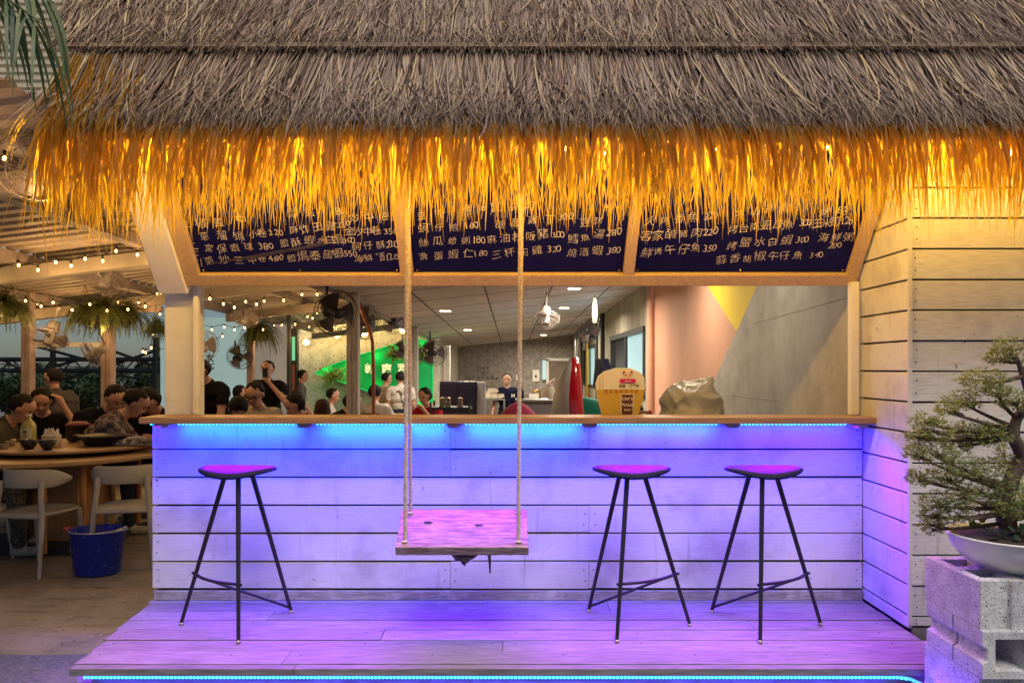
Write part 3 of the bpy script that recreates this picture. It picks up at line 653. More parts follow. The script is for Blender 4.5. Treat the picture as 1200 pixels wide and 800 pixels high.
# ================================================================== things on and around the deck
# bar stools
def stool():
    t = thing('bar_stool', 'x', 'bar stool')
    mb = MB(); n = 40; m = 10; vs = []                 # saddle seat: a dished oval that dips in the middle of its front
    def sz(u, v): return .017 * (u * u) - .015 * (1 - u * u) * (.4 - .6 * v) - .014 * (u * u + v * v) ** 3
    for i in range(m + 1):
        r = i / m
        for j in range(n):
            q = 2 * math.pi * j / n; u, v = r * math.cos(q), r * math.sin(q); e = 1 + .06 * math.cos(2 * q)
            vs.append((.195 * u * e, .135 * v * (1 + .12 * abs(u)), .832 + sz(u, v) - (.007 if i == m else 0)))
    fs = [(i * n + j, i * n + (j + 1) % n, (i + 1) * n + (j + 1) % n, (i + 1) * n + j) for i in range(m) for j in range(n)]
    k = len(vs); vs2 = [(x * .985, y * .985, z - .010) for x, y, z in vs[-n:]]; vs3 = [(x * .5, y * .5, .808 + .07 * abs(x)) for x, y, z in vs[-n:]]
    vs += vs2 + vs3
    fs += [((m) * n + j, (m) * n + (j + 1) % n, k + (j + 1) % n, k + j) for j in range(n)] + [(k + j, k + (j + 1) % n, k + n + (j + 1) % n, k + n + j) for j in range(n)] + [tuple(k + n + j for j in reversed(range(n)))]
    mb.add(vs, fs, 0, True); mb.build('seat', [stool_seat], t)
    mb = MB(); mb.lathe([(0, .80), (.075, .80), (.075, .790), (0, .790)], (0, 0, 0), 20); mb.build('mounting_plate', [black_metal], t)
    feet = [(-.108, -.231), (.306, 0), (-.199, .231)]  # front, side, rear
    tops = [(-.03, -.06), (.066, .0), (-.05, .055)]
    for (fx, fy), (tx, ty) in zip(feet, tops):
        mb = MB(); mb.tube([(tx, ty, .80), (fx, fy, .012)], [.0135, .0095], 10); lg = mb.build('leg', [black_metal], t)
        mb = MB(); mb.lathe([(0, .014), (.009, .014), (.012, .006), (.012, 0), (0, 0)], (fx, fy, 0), 10); mb.build('foot_cap', [brass_foot], lg)
    def on(i, z): f = 1 - z / .80; return Vector((tops[i][0] + (feet[i][0] - tops[i][0]) * f, tops[i][1] + (feet[i][1] - tops[i][1]) * f, z))
    a, b = on(0, .27), on(1, .27); ctrl = (a + b) / 2 + Vector((.06, -.05, 0)); dirn = (b - a).normalized()
    pts = [a - dirn * .02] + [a * (1 - q) ** 2 + ctrl * 2 * q * (1 - q) + b * q * q for q in [i / 10 for i in range(11)]] + [b + dirn * .03]
    mb = MB(); mb.tube(pts, .0085, 8); mb.build('foot_rest', [black_metal], t)
    mid = a * .3 ** 2 + ctrl * 2 * .7 * .3 + b * .49
    mb = MB(); mb.tube([mid, on(2, .03)], .007, 8); mb.build('brace', [black_metal], t)
    return t
st = stool()
place(st, (.627, 3.889, .001), 'black tripod bar stool nearest the swing on its right', group='bar stools on the deck', first=True)
place(st, (1.32, 3.885, .001), 'black tripod bar stool closest to the right side wall', (0, 0, R(3)), group='bar stools on the deck')
c = place(st, (-1.44, 3.885, .001), 'lone black tripod bar stool at the left end of the counter', (0, 0, R(-4)), (-1, 1, 1), 'bar stools on the deck')

# swing
sw = thing('rope_swing', 'thick wooden swing seat hung on pale ropes before the counter', 'swing', (-.25, 3.77, .5))
A, B = Vector((-.569, 3.60, .482)), Vector((.081, 3.60, .482)); Cc, Dd = Vector((.078, 3.95, .600)), Vector((-.586, 3.95, .600))
nrm = (B - A).cross(Dd - A).normalized(); mb = MB()
def seatgrid(mb):
    nx, ny = 30, 10; vs = []
    for j in range(ny + 1):
        for i in range(nx + 1):
            p = A.lerp(B, i / nx).lerp(Dd.lerp(Cc, i / nx), j / ny)
            e = .006 * mnoise.noise(Vector((i * .3, j * .6, 2))) if (i in (0, nx) or j in (0, ny)) else 0
            vs.append(p + Vector((e, e, 0)) + nrm * (.003 * mnoise.noise(Vector((i * .9, j * 2.2, 0)))))
    w = nx + 1; top = len(vs); bot = [v - nrm * .045 for v in vs]
    fs = [(j * w + i, j * w + i + 1, (j + 1) * w + i + 1, (j + 1) * w + i) for j in range(ny) for i in range(nx)]
    fb = [tuple(k + top for k in reversed(f)) for f in fs]
    rim = list(range(w)) + [j * w + nx for j in range(1, ny + 1)] + [ny * w + i for i in range(nx - 1, -1, -1)] + [j * w for j in range(ny - 1, 0, -1)]
    fr_ = [(rim[(k + 1) % len(rim)], rim[k], rim[k] + top, rim[(k + 1) % len(rim)] + top) for k in range(len(rim))]
    mb.add(vs + bot, fs + fb + fr_, 0)
seatgrid(mb); mb.build('seat', [M('swing_plank', (.36, .27, .26), (.17, .11, .11), 5, (1.6, 12, 12), .75, .8, ramp=(.40, .60), fine=((.05, .03, .035), 5, (2.0, 26, 26), (.58, .70)))], sw, True, bevel=.004)
mb = MB()
for (u, v) in ((.22, .62), (.62, .55)):
    p = A.lerp(B, u).lerp(Dd.lerp(Cc, u), v) + nrm * .0045
    mb.add([p + (B - A).normalized() * (.020 * math.cos(q) * (.6 + .8 * random.random())) + (Dd - A).normalized() * (.009 * math.sin(q) * (.6 + .8 * random.random())) for q in [i * math.pi / 5 for i in range(10)]], [tuple(range(10))], 0)
mb.build('knot_hole', [dark_gap], sw, True)
def twisted(mb, p, q, r=.0105, turns=None, strands=3):
    p, q = Vector(p), Vector(q); L_ = (q - p).length; k = int(L_ / .012); ax = (q - p).normalized(); u = ax.orthogonal().normalized(); w = ax.cross(u)
    for sN in range(strands):
        pts = []
        for i in range(k + 1):
            a = i / k * L_ / .06 * 2 * math.pi + sN * 2 * math.pi / strands
            pts.append(p.lerp(q, i / k) + (u * math.cos(a) + w * math.sin(a)) * r * .55)
        mb.tube(pts, r * .58, 5, 0)
def onseat(u, v): return A.lerp(B, u).lerp(Dd.lerp(Cc, u), v)
for (u, v, topx, topd) in ((.065, .12, -.525, 3.73), (.07, .88, -.53, 3.77), (.925, .12, .045, 3.73), (.93, .88, .055, 3.77)):
    mb = MB(); b0 = onseat(u, v); twisted(mb, (topx, topd, 2.60), b0 - nrm * .05)
    mb.sphere(b0 + nrm * .004, (.017, .017, .006), 0, 8, 5)
    mb.build('rope', [rope_mat], sw, True)
mb = MB()
for k in range(9):                                     # the slack tied up under the seat
    a = onseat(.28 + .02 * k, .25 + .05 * (k % 3)) - nrm * (.055 + .006 * (k % 2)); b = onseat(.74 - .02 * k, .3 + .05 * (k % 4)) - nrm * .055
    sag = .035 + .03 * random.random() + .005 * k
    mb.tube([a.lerp(b, q / 10) - Vector((0, 0, sag * math.sin(math.pi * q / 10) * (1 + .2 * math.sin(q * 1.3 + k)))) for q in range(11)], .008, 6, 0)
mb.tube([onseat(.70, .2) - nrm * .055, onseat(.705, .2) - nrm * .08 - Vector((0, 0, .03)), onseat(.71, .2) - nrm * .08 - Vector((0, 0, .10))], [.014, .007, .004], 6, 0)
mb.build('rope_bundle', [M('grey_rope', (.22, .2, .2), (.1, .09, .09), 60, rough=.9)], sw, True)

# concrete blocks and the bonsai
def block_mesh(name):
    mb = MB(); L_, w, h, s = .39, .19, .19, .032
    out = [(-w/2, -L_/2), (-w/6, -L_/2), (-w/9, -L_/2+.018), (w/9, -L_/2+.018), (w/6, -L_/2), (w/2, -L_/2), (w/2, L_/2), (w/6, L_/2), (w/9, L_/2-.018), (-w/9, L_/2-.018), (-w/6, L_/2), (-w/2, L_/2)]
    n = len(out); lo = [(x, y, 0) for x, y in out]; hi = [(x, y, h) for x, y in out]
    mb.add(lo + hi, [(i, (i + 1) % n, n + (i + 1) % n, n + i) for i in range(n)], 0)
    cells = []
    for cy_ in (-.083, .083):
        x, yy = w / 2 - s, .062; cells.append([(-x, cy_ - yy), (x, cy_ - yy), (x, cy_ + yy), (-x, cy_ + yy)])
    for c in cells:
        mb.add([(x, y, 0) for x, y in c] + [(x * .93, (y - sum(q[1] for q in c) / 4) * .93 + sum(q[1] for q in c) / 4, h) for x, y in c], [((i + 1) % 4, i, 4 + i, 4 + (i + 1) % 4) for i in range(4)], 0)
    def cap(z, sh):
        A_ = cells[0]; B_ = cells[1]
        def cc(c): cyy = sum(q[1] for q in c) / 4; return [(x * sh, (y - cyy) * sh + cyy) for x, y in c]
        a, b = cc(A_), cc(B_); xw = w / 2; xi = a[0][0]; XI = a[1][0]
        ys_ = [-L_ / 2, a[0][1], a[2][1], b[0][1], b[2][1], L_ / 2]
        f = lambda q: [(x, y, z) for x, y in q]
        rects = [[(-xw, ys_[0] + 0), (xi, ys_[0]), (xi, ys_[5]), (-xw, ys_[5])], [(XI, ys_[0]), (xw, ys_[0]), (xw, ys_[5]), (XI, ys_[5])]]
        e = .018
        # end webs follow the recessed ends
        fr1 = [(xi, ys_[0]), (-w/6, ys_[0]), (-w/9, ys_[0] + e), (w/9, ys_[0] + e), (w/6, ys_[0]), (XI, ys_[0]), (XI, ys_[1]), (xi, ys_[1])]
        fr2 = [(x, -y) for x, y in reversed(fr1)]
        rects += [fr1, fr2, [(xi, ys_[2]), (XI, ys_[2]), (XI, ys_[3]), (xi, ys_[3])]]
        for q in rects: mb.add(f(q if z > 0 else list(reversed(q))), [tuple(range(len(q)))], 0)
    cap(0, 1); cap(h, .93)
    o = mb.build(name, [block_mat]); w_ = o.modifiers.new('weld', 'WELD'); w_.merge_threshold = .0008
    bv = o.modifiers.new('bevel', 'BEVEL'); bv.width = .005; bv.segments = 2; bv.limit_method = 'ANGLE'; bv.angle_limit = R(50)
    return o
b0 = block_mesh('concrete_block')
BG = 'hollow concrete blocks under the bonsai'
def blk(first, loc, rot, lab):
    o = b0 if first else b0.copy()
    if not first: COL.objects.link(o)
    o.location = loc; o.rotation_euler = rot; return tag(o, lab, 'concrete block', BG)
blk(True, (1.931, 3.095, .328), (0, 0, 0), 'hollow concrete block on top of the stack, its cells open beside the bonsai bowl')
blk(False, (2.126, 3.10, .328), (0, 0, 0), 'top concrete block under the middle of the bonsai bowl')
LIE = Matrix(((0, 1, 0), (0, 0, 1), (1, 0, 0))).to_euler()
blk(False, (2.030, 2.885, .233), LIE, 'concrete block lying on its side at the front, below the open-celled block')
blk(False, (2.030, 3.085, .233), LIE, 'concrete block lying on its side, hidden behind the front one')
blk(False, (1.931, 3.10, -.053), (0, 0, 0), 'concrete block of the second course beside the deck end')
blk(False, (2.128, 3.10, -.053), (0, 0, 0), 'concrete block of the second course farther from the deck')
blk(False, (1.933, 3.10, -.242), (0, 0, 0), 'bottom concrete block standing on the asphalt by the LED strip')
blk(False, (2.13, 3.10, -.242), (0, 0, 0), 'bottom concrete block standing on the asphalt, outer one')
bz = thing('bonsai_tree', 'juniper bonsai with cloud shaped pads in a grey white bowl', 'bonsai', (2.09, 3.08, .518))
mb = MB(); mb.lathe([(0, 0), (.10, 0), (.125, .006), (.13, .014), (.165, .030), (.205, .062), (.226, .10), (.236, .136), (.245, .140), (.244, .146), (.234, .146), (.224, .12), (.0, .112)], (0, 0, 0), 48, sx=1.05)
pot = mb.build('bowl', [glaze], bz)
mb = MB(); mb.lathe([(.226, .124), (.18, .137), (.08, .146), (0, .15)], (0, 0, 0), 32, sx=1.05); mb.build('soil', [soil], bz)
def bp(px, py, dy=0): v = P(px, py, 3.08 + dy); return v - Vector((2.09, 3.08, .518))
trunk = [bp(1182, 620), bp(1178, 590), bp(1186, 560), bp(1197, 535), bp(1188, 512, -.02), bp(1192, 490), bp(1206, 470), bp(1200, 445), bp(1192, 420)]
def smooth_pts(p, k=6):
    out = []
    for i in range(len(p) - 1):
        a, b, c, d = p[max(0, i - 1)], p[i], p[i + 1], p[min(len(p) - 1, i + 2)]
        for j in range(k):
            t_ = j / k; out.append(.5 * ((2 * b) + (c - a) * t_ + (2 * a - 5 * b + 4 * c - d) * t_ ** 2 + (3 * b - a - 3 * c + d) * t_ ** 3))
    return out + [p[-1]]
mb = MB(); q = smooth_pts(trunk); mb.tube(q, [.030 * (1 - i / len(q)) ** .8 + .006 for i in range(len(q))], 10, 0); mb.build('trunk', [bark], bz)
PADS = [(1186, 408, .06, 0, .045), (1172, 420, .05, .03, .03), (1152, 446, .075, 0, .04), (1168, 458, .05, -.05, .03), (1128, 470, .065, .02, .04), (1188, 470, .07, -.06, .045), (1110, 480, .045, 0, .03),
        (1082, 494, .05, 0, .035), (1098, 505, .055, -.03, .04), (1075, 512, .04, .03, .03), (1142, 506, .075, .02, .045), (1165, 512, .06, -.04, .05), (1122, 520, .06, .04, .035), (1095, 532, .07, 0, .05),
        (1130, 548, .07, -.05, .045), (1160, 560, .085, 0, .06), (1110, 560, .06, .03, .045), (1192, 540, .08, .05, .07), (1098, 590, .06, 0, .05), (1118, 604, .05, -.03, .045), (1090, 604, .045, .02, .035),
        (1150, 590, .07, .06, .05), (1185, 585, .08, -.05, .06), (1225, 480, .09, 0, .06), (1240, 530, .10, .03, .07), (1225, 590, .09, 0, .06), (1225, 430, .08, 0, .05), (1200, 600, .07, -.08, .03), (1076, 560, .045, .02, .04), (1092, 618, .045, .03, .03), (1128, 580, .05, -.06, .04), (1070, 530, .035, 0, .03)]
for k, (px, py, r, dy, h) in enumerate(PADS):
    c = bp(px, py, dy); tpt = min(q, key=lambda w: (w - c - Vector((0, 0, -.03))).length)
    mb = MB(); mid = (tpt + c) / 2 + Vector((random.uniform(-.02, .02), random.uniform(-.02, .02), -.012)); mb.tube(smooth_pts([tpt, mid, c + Vector((0, 0, -.01))], 5), [.011 - .0007 * i for i in range(11)], 6, 0)
    for _ in range(7):
        e = c + Vector((random.gauss(0, r * .45), random.gauss(0, r * .45), random.gauss(0, h * .3))); mb.tube([c.lerp(mid, random.random() * .5), e], [.004, .0015], 4, 0)
    br = mb.build('branch', [bark], bz)
mb = MB()
for (px, py, r, dy, h) in PADS:
    c = bp(px, py, dy); r *= random.uniform(.85, 1.1); h *= random.uniform(1.2, 1.7)
    for it in range(int(60000 * r * r) + 40):
        a = random.uniform(0, 2 * math.pi); rr = r * math.sqrt(random.random()) * (1 + .35 * mnoise.noise(Vector((c.x * 9 + math.cos(a), math.sin(a), c.z * 9)))) * (1.35 if it % 9 == 0 else 1); zz = h * (random.uniform(-.75, 1)) * (1 - (rr / r) ** 2 * .6)
        p = c + Vector((rr * math.cos(a) * 1.1, rr * math.sin(a), zz))
        out = (Vector((math.cos(a), math.sin(a), .7 + random.gauss(0, .5)))).normalized()
        for k in range(4):                             # a sprig: needle-thin blades fanned from one point
            d = (out + Vector((random.gauss(0, .55), random.gauss(0, .55), random.gauss(0, .45)))).normalized(); w = d.orthogonal().normalized() * .0021
            l = random.uniform(.010, .024)
            mb.add([p - w, p + w, p + d * l], [(0, 1, 2)], 0)
mb.build('crown', [juniper], bz)
mb = MB()
for _ in range(46):                                    # small round leaves at the foot
    a = random.uniform(0, 6.28); rr = random.uniform(.05, .21); p = Vector((rr * math.cos(a), rr * math.sin(a), .15 + random.uniform(.0, .05))); d = Vector((random.gauss(0, 1), random.gauss(0, 1), 1.2)).normalized()
    u = d.orthogonal().normalized(); w = d.cross(u); mb.add([p + (u * math.cos(k * 1.047) + w * math.sin(k * 1.047)) * .016 for k in range(6)], [(0, 1, 2, 3, 4, 5)], 0)
mb.build('undergrowth', [tree_leaf], bz)

# palm at the left edge
pl = thing('palm_tree', 'palm at the left edge, its drooping green fronds hanging before the roof', 'palm tree', (-3.05, 2.65, GZ))
mb = MB(); mb.tube([(0, 0, 0), (.02, .01, 1.2), (.0, 0, 2.4), (.05, 0, 3.1)], [.13, .11, .09, .07], 14, 0); mb.build('trunk', [palm_bark], pl)
for az, up, ln in ((4, .42, 1.35), (-22, .5, 1.3), (20, .62, 1.25), (-55, .6, 1.3), (75, .6, 1.2), (140, .5, 1.2), (200, .5, 1.2), (262, .5, 1.2)):
    mb = MB(); a = R(az); d0 = Vector((math.cos(a), math.sin(a), 0)); p = Vector((.05, 0, 3.05)); v = (d0 + Vector((0, 0, up * 1.2))).normalized(); rac = [p.copy()]
    for i in range(14):
        v = (v + Vector((0, 0, -.085))).normalized(); p = p + v * ln / 14; rac.append(p.copy())
    mb.tube(rac, [.014 - .0008 * i for i in range(15)], 6, 0); side = d0.cross(Vector((0, 0, 1)))
    for i in range(3, 15):
        for sgn in (-1, 1):
            for sub in (0, .33, .66):
                b = rac[i - 1].lerp(rac[i], sub); d = (side * sgn * .55 + v * .35 + Vector((random.gauss(0, .1), random.gauss(0, .1), -.25))).normalized(); pts = [b]; l = random.uniform(.30, .5)
                for k in range(6):
                    d = (d + Vector((0, 0, -.34))).normalized(); pts.append(pts[-1] + d * l / 6)
                mb.ribbon(pts, d0 * .8 + Vector((0, .5, .3)), [.003, .0055, .0065, .006, .005, .003, .001], 0)
    mb.build('frond', [palm_leaf], pl)
# ================================================================== behind the counter
def wall_thing(name, lab, mats, boxes, cat='wall'):
    mb = MB()
    for a, b, m in boxes: mb.span(a, b, m)
    o = mb.build(name, mats); return tag(o, lab, cat)
wall_thing('rear_wall', 'rough bare concrete wall at the far end of the dining room with lettering', [concrete_rough], [((-2.3, 24, FZ), (2.1, 24.2, 3.2), 0)])
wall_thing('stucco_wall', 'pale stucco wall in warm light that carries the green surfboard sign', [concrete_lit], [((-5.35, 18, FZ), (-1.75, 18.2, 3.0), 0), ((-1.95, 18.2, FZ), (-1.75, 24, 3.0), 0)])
# side wall with lit windows, from the mural to the far wall
sw_ = thing('stained_wall', 'stained wall on the right with pipes and lit kitchen windows', 'wall', (2.06, 17, 0))
def wx(D): return 2.02 + (1.99 - 2.02) * (D - 10.9) / 13.1
WIN = [(11.2, 15.0, .9, 2.0), (17.6, 20.6, .9, 1.95)]
mb = MB()
def wq(d0, d1, z0, z1): mb.add([(wx(d0), d0, z0), (wx(d1), d1, z0), (wx(d1), d1, z1), (wx(d0), d0, z1)], [(0, 1, 2, 3)], 0)
wq(10.91, 11.2, FZ, 3); wq(15.0, 17.6, FZ, 3); wq(20.6, 24, FZ, 3)
for d0, d1, a, b in WIN: wq(d0, d1, FZ, a); wq(d0, d1, b, 3)
mb.build('wall_face', [wall_grey_green], sw_, True)
for d0, d1, a, b in WIN:
    mb = MB(); x = wx(d0)
    for p, q in (((x - .04, d0, b - .09), (x + .05, d1, b)), ((x - .03, d0, a), (x + .05, d1, a + .05)), ((x - .03, d0, a), (x + .05, d0 + .10, b)), ((x - .03, d1 - .08, a), (x + .05, d1, b)), ((x - .02, (d0 + d1) / 2 - .05, a), (x + .04, (d0 + d1) / 2 + .05, b))): mb.span(p, q, 0)
    wf = mb.build('window', [dark_steel], sw_, True)
    mb = MB(); mb.add([(x + .02, d0 + .1, a + .05), (x + .02, (d0 + d1) / 2, a + .05), (x + .02, (d0 + d1) / 2, b - .09), (x + .02, d0 + .1, b - .09)], [(0, 1, 2, 3)], 0)
    mb.add([(x + .021, (d0 + d1) / 2, a + .05), (x + .021, d1 - .08, a + .05), (x + .021, d1 - .08, b - .09), (x + .021, (d0 + d1) / 2, b - .09)], [(0, 1, 2, 3)], 1)
    pane = mb.build('pane', [lit_pane, dark_pane], None); pane.parent = wf; pane.location = (0, 0, 0)
    pane.data.transform(Matrix.Translation(-Vector(sw_.location)))
mb = MB(); mb.tube([(1.97, 16.1, FZ), (1.97, 16.1, 2.6)], .05, 8, 0); mb.tube([(1.95, 17.0, FZ), (1.95, 17.0, 2.55)], .035, 8, 0); mb.build('pipe', [dark_steel], sw_, True)
for i, (d, r, m) in enumerate(((18.9, .05, 0), (21.0, .07, 0), (22.2, .06, 0))):
    mb = MB(); mb.tube([(1.93, d, FZ), (1.93, d, 2.5)], r, 8, 0); mb.build('pipe', [steel if i else brass], sw_, True)
area('kitchen_light', (2.0, 13.1, 1.5), (-1, 0, -.1), 3.0, .9, (.62, .9, 1.0), 9, sw_)

# lettering, door and sheet on the far wall
mb = MB()
for k, (tx, w) in enumerate((('THE', 566), ('TWO', 566), ('OYSTERS', 566))):
    size = .155 if k < 2 else .15; L_ = len(tx) * .155; c = P(w, 433 + k * 5.6, 23.985)
    letters(mb, tx, c + Vector((-L_ / 2, 0, 0)), (1, 0, 0), (0, 0, 1), size, 0, .155, .03, -.005)
letters(mb, 'est. 2', P(577, 444.5, 23.985), (1, 0, 0), (0, 0, 1), .09, 0, .06, .05, .0)
o = mb.build('wall_lettering', [black_print]); tag(o, 'small black lettering in three lines on the far concrete wall', 'lettering')
dr = thing('doorway', 'pale framed doorway in the far wall behind the red surfboard', 'doorway', P(655, 487, 23.95))
a = P(640, 421, 23.93); b = P(676, 500, 23.98)
mb = MB(); mb.span((a.x, 23.9, FZ), (a.x + .09, 24.0, a.z), 0); mb.span((a.x, 23.9, a.z - .05), (b.x, 24.0, a.z + .04), 0); mb.build('frame', [white_plastic], dr, True)
mb = MB(); mb.span((a.x + .1, 23.95, FZ), (b.x, 23.99, a.z - .06), 0); mb.build('door', [M('brown_door', (.22, .17, .13), (.16, .12, .1), 5, rough=.6)], dr, True)
mb = MB(); mb.span((a.x - .12, 23.88, 1.0), (a.x - .01, 23.93, 1.62), 0); o = mb.build('glass_strip', [lit_pane]); tag(o, 'narrow bluish lit glass strip beside the far doorway', 'window strip')
mb = MB(); p = P(628, 440, 23.96); mb.span((p.x - .11, 23.95, p.z - .19), (p.x + .11, 23.985, p.z + .19), 0); mb.span((p.x - .03, 23.945, p.z - .06), (p.x + .03, 23.952, p.z + .02), 1)
o = mb.build('wall_notice', [paper, black_print]); tag(o, 'white notice sheet pinned on the far wall left of the doorway', 'notice')
mb = MB(); p = P(608, 442, 23.96)
for s in (-.06, .06): mb.span((p.x + s - .04, 23.95, p.z - .09), (p.x + s + .04, 23.985, p.z + .09), 0)
o = mb.build('switch_plate', [white_plastic]); tag(o, 'pair of pale switch plates on the far wall beside the staff member', 'switch')

# posts along the edge between the two ceilings, and others
def wooden_post(X, D, w, lab, mat=old_post, top=None):
    z1 = top if top else hz(X, D); mb = MB()
    mb.span((X - w / 2, D - w / 2, FZ), (X - w * .02, D + w / 2, z1), 0); mb.span((X + w * .02, D - w / 2 - .004, FZ), (X + w / 2, D + w / 2, z1), 0)
    o = mb.build('timber_post', mat, bevel=.006); return tag(o, lab, 'post')
wooden_post(-1.86, 8.67, .135, 'flaking white double post in the middle of the opening left of the swing ropes')
wooden_post(-1.89, 14.3, .15, 'more distant flaking post just right of the left swing ropes')
wooden_post(P(524, 440, 16).x, 16, .13, 'white post at the black cabinet under the dark fan', white_paint, P(524, 405, 16).z)
wooden_post(P(33, 0, 9).x, 9, .11, 'timber post at the far left carrying a fan and a fern', pink_post, hm(-5.9, 9))
wooden_post(P(127, 0, 9.6).x, 9.6, .13, 'timber post behind the bowing diners at the left', pink_post, hm(-5.2, 9.6))
wooden_post(P(294, 0, 12.5).x, 12.5, .11, 'reddish old post below the central hanging fern', pink_post, hm(-4.4, 12.5))
wooden_post(P(338.5, 0, 13).x, 13, .06, 'thin dark post at the edge of the pale grey panel', dark_steel, hm(-3.9, 13))
gp = thing('lit_column', 'dark column with a green glowing strip left of the stucco wall', 'column', P(345, 480, 13.4))
a = P(345, 385, 13.4)
mb = MB(); mb.span((a.x - .06, 13.36, FZ), (a.x + .06, 13.48, a.z), 0); mb.build('shaft', [dark_steel], gp, True)
mb = MB(); mb.span((a.x - .025, 13.335, 1.5), (a.x + .025, 13.358, a.z - .15), 0); mb.build('glow_strip', [M('green_glow_strip', (.1, .3, .15), emit=(.10, .42, .2), emit_s=.9)], gp, True)
mb = MB(); mb.span((a.x - .025, 13.335, .95), (a.x + .02, 13.358, 1.42), 0); mb.build('poster_strip', [M('red_poster', (.4, .08, .05), (.1, .1, .16), 22, rough=.6)], gp, True)
wall_thing('teal_panel', 'pale teal wall panel with added faint glow behind the woman in black', [teal_sheet_glow], [((P(188, 0, 14).x, 14, FZ), (P(290, 0, 14).x, 14.08, P(0, 372, 14).z), 0)])
mb = MB(); letters(mb, '女', P(240, 423, 13.99), (1, 0, 0), (0, 0, 1), .17, 0, .2, .0, .02); letters(mb, '七', P(240, 432, 13.99), (1, 0, 0), (0, 0, 1), .17, 0, .2, .0, .02)
o = mb.build('panel_lettering', [black_print]); tag(o, 'two small black characters on the pale teal panel', 'lettering')
wall_thing('grey_panel', 'pale grey wall panel with added faint glow behind the man holding a phone', [grey_sheet_glow], [((P(290, 0, 13.9).x, 14, FZ), (P(342, 0, 14).x, 14.06, P(0, 380, 14).z), 0)])
mb = MB(); mb.span((-13, 9.9, FZ), (P(188, 0, 10).x, 10.0, .42), 0); o = mb.build('low_wall', [concrete_rough]); tag(o, 'low wall along the open left side behind the diners', 'wall')
mb = MB(); p = P(38, 404, 10); mb.span((p.x, 9.97, p.z - .03), (P(126, 0, 10).x, 10.03, p.z + .035), 0); mb.span((p.x, 9.96, FZ), (p.x + .035, 10, p.z - .032), 0)
o = mb.build('window_frame', [M('white_lit_frame', (.8, .8, .78), rough=.5)]); tag(o, 'thin white frame of the open side window behind the standing man', 'window frame')
mb = MB(); mb.span((P(40, 0, 9.7).x, 9.66, P(0, 366, 9.7).z), (P(190, 0, 9.7).x, 9.74, P(0, 359, 9.7).z), 0); o = mb.build('header_beam', [pink_post]); tag(o, 'dull beam over the open left side above the ferns', 'beam')

# outside: steel truss, pole and trees at dusk
t = thing('steel_truss', 'dark steel scaffold truss seen through the open left side', 'truss', P(100, 480, 15))
mb = MB()
def seg(p, q, r=.03): mb.tube([P(*p, 15), P(*q, 15)], r, 6, 0)
for y in (421, 434): seg((-20, y), (215, y), .045)
seg((40, 405), (125, 428)); seg((38, 436), (128, 412)); seg((125, 430), (190, 408)); seg((135, 412), (190, 432)); seg((60, 446), (30, 415)); seg((-10, 415), (38, 440), .02); seg((66, 446), (125, 431)); seg((130, 440), (185, 444), .02)
seg((62, 395), (62, 490), .06); seg((183, 395), (183, 490), .07); seg((118, 400), (118, 490), .04)
for k in range(9): seg((-10 + k * 24, 421), (2 + k * 24, 434), .015); seg((14 + k * 24, 421), (2 + k * 24, 434), .015)
mb.build('members', [dark_steel], t, True)
for y in (-14, 428, 445, 456):
    pass
mb = MB()
for k, y in enumerate((425, 432, 441)): mb.tube([P(-40, y, 22), P(100, y + 5 + k, 22)], .012, 4, 0)
o = mb.build('overhead_cables', [cord_mat]); tag(o, 'thin overhead cables against the dusk sky at the far left', 'cables')
def leafy_tree(lab, X, D, h, r, seed, group='trees beyond the patio'):
    random.seed(seed); t = thing('garden_tree', lab, 'tree', (X, D, GZ), group=group)
    mb = MB(); mb.tube([(0, 0, 0), (.05, 0, h * .4), (.0, .05, h * .75)], [.14, .10, .04], 8, 0)
    cl = []
    for _ in range(16):
        c = Vector((random.gauss(0, r * .5), random.gauss(0, r * .5), h * random.uniform(.35, .95))); cl.append((c, r * random.uniform(.22, .42)))
        mb.tube([(0, 0, h * .35), tuple((c + Vector((0, 0, h * .4))) / 2), tuple(c)], [.05, .03, .01], 5, 0)
    mb.build('trunk', [bark], t); mb = MB()
    for c, q in cl:
        for _ in range(260):
            d = Vector((random.gauss(0, 1), random.gauss(0, 1), random.gauss(0, .8))).normalized(); p = c + d * q * random.random() ** .4; u = Vector((random.gauss(0, 1), random.gauss(0, 1), random.gauss(0, 1))).normalized(); w = u.orthogonal().normalized()
            s = random.uniform(.04, .08); mb.add([p - u * s, p + w * s * .45, p + u * s, p - w * s * .45], [(0, 1, 2, 3)], 0)
    mb.build('crown', [tree_leaf], t)
leafy_tree('dark tree outside behind the standing man in the grey shirt', P(95, 0, 19).x, 19, 1.45, 1.1, 3)
leafy_tree('dark tree outside at the far left edge', P(10, 0, 18).x, 18, 1.4, .9, 4)
leafy_tree('low dark tree outside right of the bowing diners', P(172, 0, 18).x, 18, 1.7, .8, 5)
leafy_tree('dark tree outside between the two left posts', P(60, 0, 24).x, 24, 1.6, 1.3, 6)
random.seed(21)

